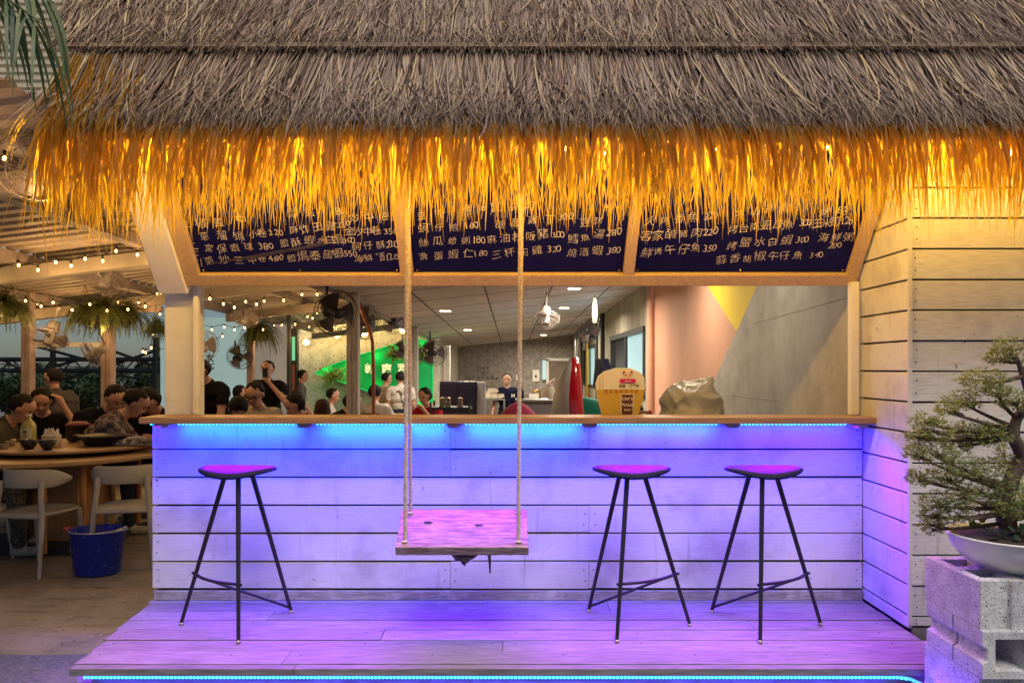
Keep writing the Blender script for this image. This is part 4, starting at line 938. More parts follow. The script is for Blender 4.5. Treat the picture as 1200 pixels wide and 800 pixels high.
# ------------------------------------------------------------------ fans
def cage_fan(name, lab, dark=True, r=.22):
    t = thing(name, lab, 'fan')
    body = dark_steel if dark else M('old_fan_plastic', (.30, .27, .25), rough=.5)
    mb = MB()
    for q, (rr, yy) in enumerate(((r, 0), (r * .98, -.05), (r * .7, -.075), (r * .4, -.085), (r * .7, .075), (r * .4, .085))):
        mb.tube([(rr * math.cos(a), yy, rr * math.sin(a)) for a in [i * 2 * math.pi / 28 for i in range(28)]], .0045 if q == 0 else .003, 4, 0, closed=True)
    for i in range(30):
        a = i * 2 * math.pi / 30
        for sg in (-1, 1):
            mb.tube([(.05 * math.cos(a), sg * .088, .05 * math.sin(a)), (r * .6 * math.cos(a), sg * .08, r * .6 * math.sin(a)), (r * math.cos(a), sg * .01, r * math.sin(a))], .0018, 3, 0)
    mb.build('cage', [body if dark else M('dull_cage_wire', (.30, .26, .24), rough=.5)], t)
    mb = MB(); mb.lathe([(0, -.095), (.045, -.093), (.05, -.085), (.05, .09), (.075, .10), (.075, .20), (.05, .23), (0, .235)], (0, 0, 0), 16, 0, rot=Matrix.Rotation(R(-90), 3, 'X')); mb.build('motor', [body], t)
    for k in range(3):
        a = k * 2.094; mb = MB(); vs = []
        for i in range(6):
            q = a + (i / 5 - .5) * 1.15
            for rr in (.045, r * .55, r * .9): vs.append((rr * math.cos(q), (i / 5 - .5) * .06, rr * math.sin(q)))
        mb.add(vs, [(i * 3 + j, i * 3 + j + 1, i * 3 + j + 4, i * 3 + j + 3) for i in range(5) for j in range(2)], 0, True); mb.build('blade', [M('fan_blade', (.08, .05, .05), rough=.4) if dark else M('clear_fan_blade', (.17, .14, .13), rough=.4)], t)
    mb = MB(); mb.tube([(0, .16, 0), (0, .24, .08), (0, .26, .34)], .016, 6, 0); mb.build('bracket', [body], t)
    return t
fd = cage_fan('wall_fan', 'x'); fl = cage_fan('wall_fan', 'x', False)
G1, G2 = 'dark caged fans under the roofs', 'pale caged fans on the left posts'
place(fd, P(393, 366, 7.6), 'large dark caged fan hung left of the flaking middle post', (R(14), 0, R(38)), 1.05, G1, True)
place(fd, P(428, 377, 9.2), 'dark caged fan half hidden behind the flaking middle post', (R(10), 0, R(60)), 1.0, G1)
place(fd, P(281, 418, 12.3), 'dark caged fan in front of the pale teal panel', (R(-10), 0, R(35)), .95, G1)
place(fd, P(508, 413, 11), 'dark caged fan beside the second post above the black cabinet', (R(5), 0, R(20)), .9, G1)
place(fd, P(690, 388, 12), 'dark caged fan with red blades on the right stained wall', (R(-18), 0, R(-40)), .95, G1)
place(fd, P(462, 378, 12.2), 'dark caged fan high on the stucco wall above the green sign', (R(20), 0, R(40)), .9, G1)
place(fd, P(472, 409, 13.6), 'small dark fan at the top corner of the green sign', (0, 0, R(10)), .8, G1)
place(fl, P(58, 396, 8.6), 'pale caged fan tilted on the far left post', (R(65), R(15), R(30)), .95, G2, True)
place(fl, P(107, 415, 9.3), 'pale caged fan tilted left of the second post, under the fern', (R(40), R(35), R(-30)), .8, G2)
place(fl, P(236, 406, 9.0), 'pale caged fan next to the thick white post', (R(25), R(-10), R(48)), .95, G2)
place(fl, P(42, 196, 4.4), 'big pale caged fan behind the left end of the fringe', (R(30), 0, R(30)), .95, G2)
place(fl, P(124, 328, 7.4), 'pale caged fan hung from the patio roof above the ferns', (R(55), 0, R(0)), .95, G2)
place(fl, P(287, 372, 11), 'pale caged fan hung from the patio roof beyond the thick post', (R(55), 0, R(0)), .9, G2)
place(fl, P(640, 374, 11), 'pale caged fan on the boarded ceiling right of the swing rope', (R(60), 0, R(0)), .95, G2)
# ------------------------------------------------------------------ ferns
fn = thing('hanging_fern', 'x', 'hanging fern')
mb = MB()
for k in range(150):
    a = random.uniform(0, 6.28); o_ = random.uniform(.05, 1); p = Vector((0, 0, .05)); d = Vector((math.cos(a) * o_, math.sin(a) * o_, random.uniform(.2, 1.0))).normalized(); l = random.uniform(.32, .62); side = Vector((-math.sin(a), math.cos(a), 0)); pts = [p]
    for i in range(10): d = (d + Vector((0, 0, -.30))).normalized(); pts.append(pts[-1] + d * l / 10)
    mb.tube(pts, .0016, 3, 0)
    for i in range(1, 11):
        w = .045 * (1 - (i / 10.5) ** 2) + .006
        for sg in (-1, 1):
            for f in (0, .5):
                b = pts[i - 1].lerp(pts[i], f); dd = (pts[i] - pts[i - 1]).normalized(); e = b + side * sg * w + dd * .015 + Vector((0, 0, random.uniform(-.012, .004))); mb.add([b - dd * .007, b + dd * .007, e], [(0, 1, 2)], 0)
mb.build('fronds', [fern_leaf], fn)
mb = MB(); mb.lathe([(0, -.10), (.10, -.10), (.13, .02), (.14, .03), (.12, .03), (0, .02)], (0, 0, 0), 18, 0); mb.build('pot', [dark_steel], fn)
mb = MB()
for a in (0, 2.09, 4.19): mb.tube([(.13 * math.cos(a), .13 * math.sin(a), .03), (0, 0, .50)], .003, 4, 0)
mb.build('hanger', [cord_mat], fn)
G3 = 'hanging ferns under the patio roof'
place(fn, P(125, 368, 8.6), 'broad hanging fern at the second post above the bowing diners', (0, 0, 0), (1.1, 1, .9), G3, True)
place(fn, P(100, 372, 8.8), 'hanging fern overlapping the broad one on its left', (0, 0, 2), .8, G3)
place(fn, P(150, 372, 8.8), 'hanging fern overlapping the broad one on its right', (0, 0, 4), .75, G3)
place(fn, P(8, 362, 8.2), 'hanging fern cut by the left edge of the photo', (0, 0, 1), .85, G3)
place(fn, P(183, 385, 9.4), 'small hanging fern just left of the thick white post', (0, 0, 3), .6, G3)
place(fn, P(305, 392, 11.5), 'central hanging fern above the man holding a phone', (0, 0, 5), 1.0, G3)
# ------------------------------------------------------------------ string lights under the patio roof
def fairy(lab, pix, gap=.36, lamp=0.0, bm=None):
    pts = [P(*p) for p in pix]; t = thing('string_light', lab, 'string light', pts[0], group='fairy light strings under the patio roof')
    path = []
    for a, b in zip(pts[:-1], pts[1:]):
        k = max(2, int((b - a).length / gap))
        for i in range(k):
            f = i / k; path.append(a.lerp(b, f) - Vector((0, 0, .05 * math.sin(math.pi * f))))
    path.append(pts[-1]); mb = MB(); mb.tube(path, .004, 4, 0); mb.build('cable', [cord_mat], t, True)
    for i, p in enumerate(path):
        q = p + Vector((random.uniform(-.02, .02), 0, -.03 + random.uniform(-.02, .01)))
        mb = MB(); mb.sphere(q, (.012, .012, .016), 0, 8, 6); mb.tube([q + Vector((0, 0, .022)), q + Vector((0, 0, .05))], .010, 5, 1); mb.build('bulb', [warm_bulb, cord_mat], t, True)
        if lamp and i % 3 == 1: point('bulb_light', q - Vector((0, .1, .22)), (1.0, .58, .22), lamp, t, .03)
LP_ = 4.6
fairy('string of warm bulbs along the cream beam at the far left', [(-60, 318, 6.95), (22, 307, 6.95), (63, 302, 6.95), (100, 297, 6.95), (137, 290, 6.95), (186, 283, 6.95)], .42, LP_)
fairy('string of warm bulbs sagging over the ferns at the left', [(-30, 342, 8.2), (30, 349, 8.3), (64, 352, 8.4), (104, 354, 8.4), (150, 358, 8.4), (190, 341, 8.3)], .30, LP_)
fairy('second string of bulbs crossing behind the ferns', [(-10, 350, 9.3), (45, 352, 9.3), (95, 357, 9.4), (140, 350, 9.4), (186, 342, 9.4)], .4, LP_)
fairy('string of warm bulbs above the teal panel beside the thick post', [(228, 331, 7.3), (262, 352, 8), (287, 351, 8.6), (310, 348, 9), (352, 341, 9), (392, 333, 9)], .42, LP_)
fairy('string of warm bulbs sagging above the central fern', [(232, 378, 10.5), (262, 380, 10.6), (287, 380, 10.7), (330, 378, 11), (360, 368, 11.5), (372, 365, 12)], .32, LP_)
fairy('string of warm bulbs running to the stucco wall', [(300, 376, 12.5), (340, 374, 13), (382, 380, 14), (432, 381, 16)], .4, LP_)
fairy('short string of bulbs hanging down beside the thick white post', [(186, 366, 9.6), (176, 404, 9.6), (166, 408, 9.6), (230, 402, 10.5), (262, 392, 11)], .35, 0)
fairy('string of bulbs behind the left end of the fringe', [(-40, 172, 4.2), (9, 181, 4.4), (60, 186, 4.6), (150, 205, 4.8)], .45, 2.5)
# wall washers on the stucco wall
for i, (px, py) in enumerate(((359, 401), (395, 393), (427, 391), (472, 387))):
    p = P(px, py, 17.75); t = thing('wall_lamp', ('warm wall lamp at the left end of the stucco wall', 'warm wall lamp left of the flaking middle post', 'warm wall lamp just right of the flaking middle post', 'bright warm wall lamp above the corner of the green sign')[i], 'wall lamp', p, group='warm lamps on the stucco wall')
    mb = MB(); mb.sphere(p, (.085, .085, .07), 0, 12, 8); mb.build('globe', [warm_bulb], t, True); mb = MB(); mb.tube([p + Vector((0, .05, .05)), p + Vector((0, .24, .08))], .02, 6, 0); mb.build('arm', [dark_steel], t, True)
    point('lamp_light', p + Vector((0, -.22, .02)), (1.0, .74, .34), 9, t, .06)
# ------------------------------------------------------------------ green surfboard sign
gs = thing('surfboard_sign', 'green glowing surfboard shaped sign with pale characters on the stucco wall', 'sign', P(440, 450, 17.8))
D_ = 17.78
up = [(369, 437), (385, 429), (410, 420), (440, 410), (470, 401), (490, 397), (505, 402), (507, 430)]
lo = [(507, 470), (495, 478), (470, 474), (445, 464), (420, 454), (395, 446), (380, 442)]
mb = MB(); mb.extrude([P(x, y, D_) for x, y in up + lo], (0, .07, 0), 0); mb.build('panel', [green_sign], gs, True)
mb = MB(); mb.tube([P(x, y, D_ - .01) for x, y in up], .016, 6, 0); mb.tube([P(x, y, D_ - .01) for x, y in [(507, 430)] + lo + [(369, 437)]], .016, 6, 0); mb.build('edge_light', [green_led], gs, True)
for px in (380, 410, 440, 470, 495):
    yt = np.interp(px, [p[0] for p in up], [p[1] for p in up])
    point('edge_glow', P(px, yt + 7, D_ - .14), (.05, 1, .25), 1.5, gs, .1); point('edge_glow', P(px, np.interp(px, [p[0] for p in lo][::-1], [p[1] for p in lo][::-1]) - 7, D_ - .14), (.05, 1, .25), 1.5, gs, .1)
for ch, px in (('新', 433), ('南', 452.5), ('灣', 471)):
    mb = MB(); letters(mb, ch, P(px - 5, 436, D_ - .02), (1, 0, 0), (0, 0, 1), .235, 0, .22, 0, .045); mb.build('character', [M('pale_letter', (.8, .68, .48), rough=.6, emit=(1, .8, .5), emit_s=.35)], gs, True, solid=.03)
def bushlet(lab, px, py, D, r, n, mat=fern_leaf, cat='plant', rz=.6):
    t = thing('trailing_plant', lab, cat, P(px, py, D)); mb = MB(); mb2 = MB()
    for _ in range(n):
        d = Vector((random.gauss(0, 1), random.gauss(0, .6), random.gauss(0, rz))).normalized() * r * random.random() ** .5; pts = [Vector((0, 0, 0)), d * .6 + Vector((0, 0, .05)), d + Vector((0, 0, -.06))]; mb2.tube(pts, .004, 3, 0)
        for f in (.4, .6, .8, 1):
            c = d * f; u = Vector((random.gauss(0, 1), random.gauss(0, 1), random.gauss(0, 1))).normalized(); w = u.orthogonal().normalized(); s = random.uniform(.025, .05); mb.add([c - u * s, c + w * s * .5, c + u * s, c - w * s * .5], [(0, 1, 2, 3)], 0)
    mb.build('leaves', [mat], t); mb2.build('stems', [bark], t); return t
bright_leaf = ramp_island('bright_leaf', [(0, (.10, .16, .03)), (.6, (.25, .33, .05)), (1, (.5, .42, .1))], .6)
bushlet('leafy plant on the tip of the green surfboard sign', 390, 442, 17.5, .38, 90, bright_leaf); bushlet('leafy plant hanging over the top of the green sign', 465, 414, 17.4, .32, 90, bright_leaf); bushlet('leafy plant between the second post and the green sign end', 495, 412, 15, .25, 60, bright_leaf)
mb = MB(); mb.tube([P(419, 350, 8.9), P(427, 372, 8.9), P(433, 385, 8.9), P(436.5, 400, 8.9), P(437.5, 430, 8.9), P(438, 520, 8.9)], .022, 10, 0); o = mb.build('copper_pipe', [copper]); tag(o, 'bent copper coloured pipe right of the flaking middle post', 'pipe')

# ------------------------------------------------------------------ lights of the boarded ceiling
DL = [(673, 333, 10.6, 'bright square downlight nearest the swing rope on the boarded ceiling'), (661, 355, 13.6, 'second bright downlight behind the nearest one'), (650, 372, 17, 'small downlight over the pale ceiling fan'), (637, 392, 22, 'farthest downlight near the rear wall'), (522, 354, 11.8, 'dim downlight left of the swing rope'), (548, 384, 16.5, 'dim downlight farther back left of the swing rope'), (0, 0, 7.6, 'downlight that lights the top of the salmon wall, behind the right menu board'), (0, 0, 5.5, 'downlight close behind the right menu board')]
for i, (px, py, D, lab) in enumerate(DL):
    c = P(px, py, D) if px else Vector((1.35, D, 0)); z = hz(c.x, D); t = thing('downlight', lab, 'ceiling light', (c.x, D, z), group='downlights in the boarded ceiling')
    mb = MB(); mb.span((c.x - .11, D - .11, z - .014), (c.x + .11, D + .11, z - .003), 0); mb.build('trim_ring', [white_plastic], t, True)
    mb = MB(); mb.span((c.x - .08, D - .08, z - .020), (c.x + .08, D + .08, z - .0145), 0); mb.build('lens', [down_glow], t, True)
    area('downlight_beam', (c.x, D, z - .035), (0, 0, -1), .3, .3, (1.0, .86, .66), ((60, 60, 60, 60, 40, 40, 24, 10)[i]), t)
pd = thing('pendant_lamp', 'slim bright pendant lamp hanging by the right stained wall', 'pendant lamp', P(697, 360, 12))
mb = MB(); mb.lathe([(0, -.22), (.03, -.22), (.045, -.1), (.04, .06), (.02, .17), (0, .18)], P(697, 362, 12), 14, 0); mb.build('shade', [M('pendant_glass', (.8, .7, .5), emit=(1, .8, .48), emit_s=1.6)], pd, True)
mb = MB(); mb.tube([P(697, 349, 12), P(698, 332, 12)], .006, 5, 0); mb.build('cord', [cord_mat], pd, True)

# ------------------------------------------------------------------ things standing behind the counter
# beer glass shaped cut-out
bs = thing('beer_sign', 'cut-out sign shaped like a glass of beer with a panda emblem', 'sign', P(728, 487, 4.62))
DB = 4.60; zb = 1.031
def q2(px, py): v = P(px, py, DB); return v
ol = [(706, 489), (700, 466), (698, 450), (701, 441), (708, 435), (722, 431), (738, 431), (750, 436), (755, 442), (756, 452), (753, 470), (747, 489)]
mb = MB(); mb.extrude([q2(x, y) for x, y in ol], (0, .03, 0), 0); mb.build('cut_out', [cream_foam], bs, True, bevel=.003)
mb = MB(); mb.extrude([q2(x, y) - Vector((0, .003, 0)) for x, y in [(706, 489), (700.5, 466), (699, 456.5), (755.3, 456.5), (753, 470), (747, 489)]], (0, .002, 0), 0)
for k, px in enumerate(range(708, 747, 6)): mb.extrude([q2(px + a, b) - Vector((0, .005, 0)) for a, b in ((0, 456), (4, 456), (4, 460), (2.5, 461.5), (0, 460))], (0, .0015, 0), 1)
mb.build('beer_print', [beer_yellow, M('amber_print', (.42, .22, .03), rough=.6)], bs, True)
mb = MB()
def disc(mb, px, py, r, off, m, n=18, sy=1): c = q2(px, py); rr = r / F * DB; mb.add([(c.x + rr * math.cos(a), DB - off, c.z + rr * sy * math.sin(a)) for a in [-i * 2 * math.pi / n for i in range(n)]], [tuple(range(n))], m)
for s in (-1, 1): disc(mb, 735.5 + s * 4.2, 436.4, 1.7, .004, 1)
disc(mb, 735.5, 440, 5, .005, 0, 24, .86)
for s in (-1, 1): disc(mb, 735.5 + s * 2.4, 439.6, 1.2, .006, 1)
disc(mb, 735.5, 442, .8, .006, 1)
c = q2(735.5, 446); mb.add([(c.x + x / F * DB, DB - .0066, c.z - y / F * DB) for x, y in ((-9, -2.2), (9, -2.2), (9.6, 0), (9, 2.4), (-9, 2.4), (-9.6, 0))], [(0, 5, 4, 3, 2, 1)], 2)
mb.build('emblem', [white_plastic, M('emblem_pink', (.5, .02, .12), rough=.6), magenta], bs, True)
mb = MB(); letters(mb, 'open', q2(731.6, 447.4) - Vector((0, .008, 0)), (1, 0, 0), (0, 0, 1), .021, 0, .0105, 0, 0)
mb.build('banner_lettering', [white_plastic], bs, True)
mb = MB(); letters(mb, '外送 熊貓中', q2(725, 453.4) - Vector((0, .006, 0)), (1, 0, 0), (0, 0, 1), .021, 0, .021, .02, .03); letters(mb, '一二三四五六', q2(702, 440) - Vector((0, .006, 0)), (0, 0, -1), (1, 0, 0), .012, 0, .016, 0, 0); letters(mb, '七八九十百千', q2(705.5, 439) - Vector((0, .006, 0)), (0, 0, -1), (1, 0, 0), .012, 0, .016, 0, 0)
mb.build('small_print', [black_print], bs, True)
mb = MB(); mb.extrude([q2(x, y) - Vector((0, .006, 0)) for x, y in ((727, 461), (742.5, 461), (742, 488), (727.4, 488))], (0, .002, 0), 0); mb.extrude([q2(x, y) - Vector((0, .008, 0)) for x, y in ((728, 462), (741.5, 462), (741, 487), (728.4, 487))], (0, .0015, 0), 1)
mb.build('poster', [paper, brown_print], bs, True)
mb = MB(); letters(mb, "Ling's", q2(729, 468.5) - Vector((0, .0095, 0)), (1, 0, 0), (0, 0, 1), .030, 0, .0108, 0, .02); letters(mb, 'Palace', q2(729, 475.5) - Vector((0, .0095, 0)), (1, 0, 0), (0, 0, 1), .026, 0, .0108, 0, .02); letters(mb, 'BEER', q2(731, 481) - Vector((0, .0095, 0)), (1, 0, 0), (0, 0, 1), .016, 0, .011, 0, .02)
mb.build('poster_lettering', [paper], bs, True)
mb = MB(); p = P(754, 480, 4.65); mb.span((p.x - .035, 4.63, 1.031), (p.x + .03, 4.72, 1.085), 0); mb.span((p.x - .02, 4.626, 1.045), (p.x + .015, 4.63, 1.07), 1); mb.sphere((p.x + .045, 4.68, 1.062), (.018, .03, .028), 2, 8, 6)
o = mb.build('paper_box', [M('brown_carton', (.2, .12, .1), rough=.8), paper, maroon]); tag(o, 'small brown carton right of the beer glass sign', 'box')
# crumpled bag
import bmesh
rg = random.Random(4); bm = bmesh.new()
for px, py, dd in ((776, 487, .10), (775, 468, .02), (781, 458, -.02), (793, 450, .0), (803, 446.5, .03), (812, 449, -.03), (822, 448, .06), (835, 443, -.01), (841, 452, .04), (848, 462, .03), (850, 487, .06), (778, 487, -.13), (790, 487, -.16), (815, 487, -.17), (838, 487, -.15), (785, 470, -.13), (800, 462, -.13), (820, 458, -.11), (832, 456, -.10), (838, 470, -.13), (780, 487, .17), (845, 487, .17), (790, 458, .14), (835, 452, .14)):
    v = P(px, py, 4.68); bm.verts.new((v.x - P(812, 0, 4.68).x, dd, max(0, (v.z - 1.031)) if py < 487 else 0))
bmesh.ops.convex_hull(bm, input=bm.verts); bmesh.ops.delete(bm, geom=[v for v in bm.verts if not v.link_faces], context='VERTS')
bmesh.ops.subdivide_edges(bm, edges=bm.edges, cuts=9, use_grid_fill=True); bmesh.ops.triangulate(bm, faces=bm.faces); bm.normal_update()
for v in bm.verts:
    q = v.co; e = .026 * (1 - 2.6 * abs(mnoise.noise(Vector((q.x * 5 - q.z * 4, q.y * 6, q.z * 7)) + Vector((3, 1, 2))))) + .009 * (1 - 3 * abs(mnoise.noise(Vector((q.x * 16 + q.z * 9, q.y * 14, q.z * 8)) + Vector((7, 1, 2)))))
    v.co = q + v.normal * (e - .016)
me = bpy.data.meshes.new('plastic_bag'); bm.to_mesh(me); bm.free(); me.materials.append(bag_plastic)
for f in me.polygons: f.use_smooth = True
o = bpy.data.objects.new('plastic_bag', me); COL.objects.link(o); p = P(812, 487, 4.68); o.location = (p.x, 4.68, 1.031); tag(o, 'crumpled beige plastic wrapped bundle on the counter before the pink wall', 'bag')
# surfboards
def surfboard(name, lab, mats, L_, w, th_):
    t = thing(name, lab, 'surfboard'); mb = MB(); n = 26; k = 16; vs = []
    for i in range(n + 1):
        f = i / n; hw = w / 2 * (math.sin(math.pi * min(1, (f * .97 + .03))) ** .55) * (1.0 if f < .6 else 1 - .1 * (f - .6)); tz = th_ / 2 * (math.sin(math.pi * (f * .94 + .03)) ** .4); rk = .10 * (max(0, f - .7) / .3) ** 2
        for j in range(k):
            q = 2 * math.pi * j / k; vs.append((hw * math.cos(q), -tz * math.sin(q) - rk * 0 + rk, f * L_))
    fs = [(i * k + j, i * k + (j + 1) % k, (i + 1) * k + (j + 1) % k, (i + 1) * k + j) for i in range(n) for j in range(k)]
    for f in fs:
        j = f[0] % k; mb.f.append(f); mb.m.append(1 if 2 <= j <= 5 else 0); mb.s.append(True)
    mb.v = vs; mb.f.append(tuple(reversed(range(k)))); mb.m.append(0); mb.s.append(False); mb.f.append(tuple(n * k + j for j in range(k))); mb.m.append(0); mb.s.append(False)
    mb.build('board', mats, t); mb = MB(); mb.extrude([(-.005, th_ / 2 - .005, .12), (.005, th_ / 2 - .005, .12), (.004, th_ / 2 + .09, .08)], (0, 0, .02), 0); mb.extrude([(-.004, th_ / 2 - .02, .10), (-.004, th_ / 2 + .10, .06), (-.004, th_ / 2 + .08, .12), (-.004, th_ / 2 - .02, .24)], (.008, 0, 0), 0); mb.build('fin', [mats[0]], t)
    return t
rb = surfboard('surfboard', 'glossy red surfboard with a pale deck standing upright behind the counter', [red_gel, grey_gel], 1.66, .44, .24); rb.location = P(672, 0, 6.2).x, 6.2, FZ; rb.rotation_euler = (R(3), 0, R(-58))
tb = surfboard('surfboard', 'teal surfboard leaning low beside the red one', [teal_gel, teal_gel], 2.2, .62, .12); p = P(640, 430, 6.6)
tb.location = P(895, 615, 6.9); tb.rotation_euler = (0, R(-58), 0)
# hanging umbrella canopy: red mound
rd = thing('beach_umbrella', 'maroon beach umbrella half open behind the right swing rope', 'umbrella', P(605, 0, 8.2) * 1)
rd.location = (P(607, 0, 8.2).x, 8.2, FZ)
zt = P(0, 471, 8.2).z - FZ
mb = MB(); vs = []; n = 40
for i in range(9):
    f = i / 8
    for j in range(n): q = 2 * math.pi * j / n; r = .24 * f * (1 + .03 * math.cos(8 * q) * f); vs.append((r * math.cos(q), r * math.sin(q), zt - .19 * f ** 1.8))
mb.add(vs, [(i * n + j, i * n + (j + 1) % n, (i + 1) * n + (j + 1) % n, (i + 1) * n + j) for i in range(8) for j in range(n)], 0, True); mb.build('canopy', [maroon], rd)
mb = MB(); mb.tube([(0, 0, 0), (0, 0, zt + .02)], .015, 8, 0); mb.lathe([(0, 0), (.2, 0), (.2, .04), (.03, .06), (0, .06)], (0, 0, 0), 20, 0); mb.build('pole', [steel], rd)
# black cabinet, foil boxes, shelf things
fg = thing('refrigerator', 'black fronted upright refrigerator with grey side behind the left of the swing rope', 'refrigerator', P(537, 0, 12)); fg.location = (P(537, 0, 12).x, 12, FZ)
a, b = P(515, 447, 12), P(557, 500, 12); mb = MB(); mb.span((a.x, 12.0, FZ), (b.x + .02, 12.55, a.z), 0); mb.span((b.x + .022, 12.02, FZ), (P(568, 0, 12).x, 12.5, a.z - .01), 1); mb.build('body', [fridge_black, fridge_grey], fg, True, bevel=.006)
mb = MB(); mb.span((a.x + .02, 11.97, FZ + .1), ((a.x + b.x) / 2 - .004, 11.998, a.z - .03), 0); mb.build('door', [fridge_black], fg, True, bevel=.004)
mb = MB(); mb.span(((a.x + b.x) / 2 + .004, 11.97, FZ + .1), (b.x, 11.998, a.z - .03), 0); mb.build('door', [fridge_black], fg, True, bevel=.004)
for px, lab in ((518, 'left stack of gold foil tins on the black tray'), (525, 'middle stack of gold foil tins on the black tray'), (539, 'right stack of gold foil tins on the black tray')):
    p = P(px, 476, 8.6); mb = MB()
    for k in range(5): mb.span((p.x - .028 + .002 * k, 8.55, p.z + k * .021), (p.x + .028, 8.65, p.z + k * .021 + .018), k % 2)
    o = mb.build('foil_tins', [M('gold_foil', (.5, .36, .2), rough=.35, metal=.8), M('dull_foil', (.3, .22, .15), rough=.5, metal=.6)]); tag(o, lab, 'tins', 'stacks of foil tins')
p = P(530, 480, 8.6); t = thing('serving_cart', 'dark serving cart with a tray under the foil tins', 'cart', (p.x, 8.6, FZ)); zt = P(0, 476.2, 8.6).z
mb = MB(); mb.span((p.x - .24, 8.4, zt - .03), (p.x + .22, 8.8, zt), 0); mb.span((p.x - .24, 8.4, zt - .35), (p.x + .22, 8.8, zt - .33), 0); mb.build('tray', [dark_steel], t, True)
for X in (-.23, .21):
    for Y in (8.41, 8.79): mb = MB(); mb.tube([(p.x + X, Y, FZ), (p.x + X, Y, zt + .06)], .012, 6, 0); mb.build('leg', [dark_steel], t, True)
sh = thing('take_out_shelf', 'low shelf of pale cartons left of the staff member', 'shelf', (P(581, 0, 13).x, 13, FZ)); a, b = P(568, 466.5, 13), P(592, 466.5, 13)
mb = MB(); mb.span((a.x, 12.9, a.z - .03), (b.x, 13.3, a.z), 0); mb.span((a.x, 12.9, FZ), (a.x + .03, 13.3, a.z - .03), 0); mb.span((b.x - .03, 12.9, FZ), (b.x, 13.3, a.z - .03), 0); mb.build('frame', [steel], sh, True)
for k, (x0, w, h) in enumerate(((569, 6.5, 7), (576, 7, 5.5), (583.5, 7.5, 4.5), (572, 12, 3))):
    a = P(x0, 466, 13); z0 = P(0, 466.4, 13).z + (.107 if k == 3 else 0); mb = MB(); mb.span((a.x, 12.95, z0), (a.x + w / F * 13, 13.15, z0 + h / F * 13), 0); mb.span((a.x + .005, 12.94, z0 + h / F * 13 + .001), (a.x + w / F * 13 - .005, 13.16, z0 + h / F * 13 + .012), 0)
    o = mb.build('carton', [M('pale_carton', (.6, .52, .40), (.5, .42, .32), 5, rough=.85)], bevel=.004); tag(o, ('pale carton at the left end of the low shelf', 'pale carton in the middle of the low shelf', 'pale carton nearest the staff member', 'flat pale carton lying on top of the others')[k], 'carton', 'cartons on the low shelf')
def bottle(lab, px, py, D, h, r, mat=white_plastic, cap=white_plastic, base=None):
    p = P(px, py, D); t = thing('bottle', lab, 'bottle', p); mb = MB(); mb.lathe([(0, 0), (r * .9, 0), (r, .01), (r, h * .62), (r * .75, h * .75), (r * .32, h * .85), (r * .32, h * .93), (0, h * .93)], (0, 0, 0), 16, 0); mb.build('body', [mat], t); mb = MB(); mb.lathe([(0, h * .935), (r * .38, h * .935), (r * .38, h), (0, h)], (0, 0, 0), 12, 0); mb.build('cap', [cap], t); return t
cw = thing('side_counter', 'low back counter that holds bottles and a tap near the red surfboard', 'counter', (P(637, 0, 9.5).x, 9.5, FZ)); zc = P(0, 470.5, 9.5).z
mb = MB(); mb.span((P(606, 0, 9.5).x, 9.42, FZ), (P(657, 0, 9.5).x, 9.9, zc), 0); mb.build('carcass', [fridge_grey], cw, True, bevel=.004)
mb = MB(); mb.span((P(604, 0, 9.5).x, 9.38, zc + .002), (P(658, 0, 9.5).x, 9.92, zc + .03), 0); mb.build('worktop', [steel], cw, True, bevel=.003)
bottle('white pump bottle on the back counter beside the red surfboard', 646, 467.4, 9.5, .19, .045); bottle('clear grey bottle at the right end of the back counter', 652, 467.4, 9.55, .13, .035, fridge_grey); bottle('dark sauce bottle at the left end of the back counter', 611, 467.4, 9.5, .17, .035, black_ceramic, red_plastic)
t = thing('brass_tap', 'shiny brass tap bent over the back counter', 'tap', P(633, 467, 9.5)); mb = MB(); mb.tube([(0, 0, 0), (0, 0, .08), (-.03, -.02, .11), (-.08, -.04, .10), (-.10, -.05, .07)], .014, 8, 0); mb.build('spout', [brass], t); mb = MB(); mb.tube([(0, 0, .08), (.06, 0, .13)], .008, 6, 0); mb.build('handle', [brass], t)
mb = MB(); p = P(640, 459, 11); mb.extrude([(p.x - .18, 11, p.z - .28), (p.x + .12, 11, p.z - .28), (p.x + .14, 11, p.z + .20), (p.x + .02, 11, p.z + .12)], (0, .35, 0), 0); o = mb.build('leaning_board', [M('brown_board', (.2, .15, .12), (.14, .1, .08), 6, rough=.7)]); tag(o, 'brown board leaning behind the tap and bottles', 'board')
mb = MB(); p = P(622, 462, 23.6); mb.span((P(609, 0, 23.6).x, 23.4, p.z - .1), (P(638, 0, 23.6).x, 23.9, p.z + .02), 0); o = mb.build('wall_shelf', [white_plastic]); tag(o, 'white shelf along the far wall below the notice sheet', 'shelf')
mb = MB(); mb.span((P(612, 0, 20).x, 20, FZ), (P(620, 0, 20).x, 20.4, P(0, 461, 20).z), 0); mb.span((P(622, 0, 20).x, 20, FZ), (P(634, 0, 20).x, 20.4, P(0, 468, 20).z), 1); o = mb.build('storage_rack', [fridge_grey, fridge_black], bevel=.01); tag(o, 'grey and black storage rack below the far notice sheet', 'rack')
mb = MB(); mb.span((P(503, 0, 21).x, 21, P(0, 447, 21).z), (P(524, 0, 21).x, 21.05, P(0, 439.5, 21).z), 0); mb.span((P(504.5, 0, 21).x, 20.98, P(0, 446, 21).z), (P(522.5, 0, 21).x, 20.998, P(0, 440.8, 21).z), 1); o = mb.build('framed_picture', [white_plastic, M('picture_grey', (.3, .27, .25), rough=.6)]); tag(o, 'white framed picture beside the white post', 'picture')
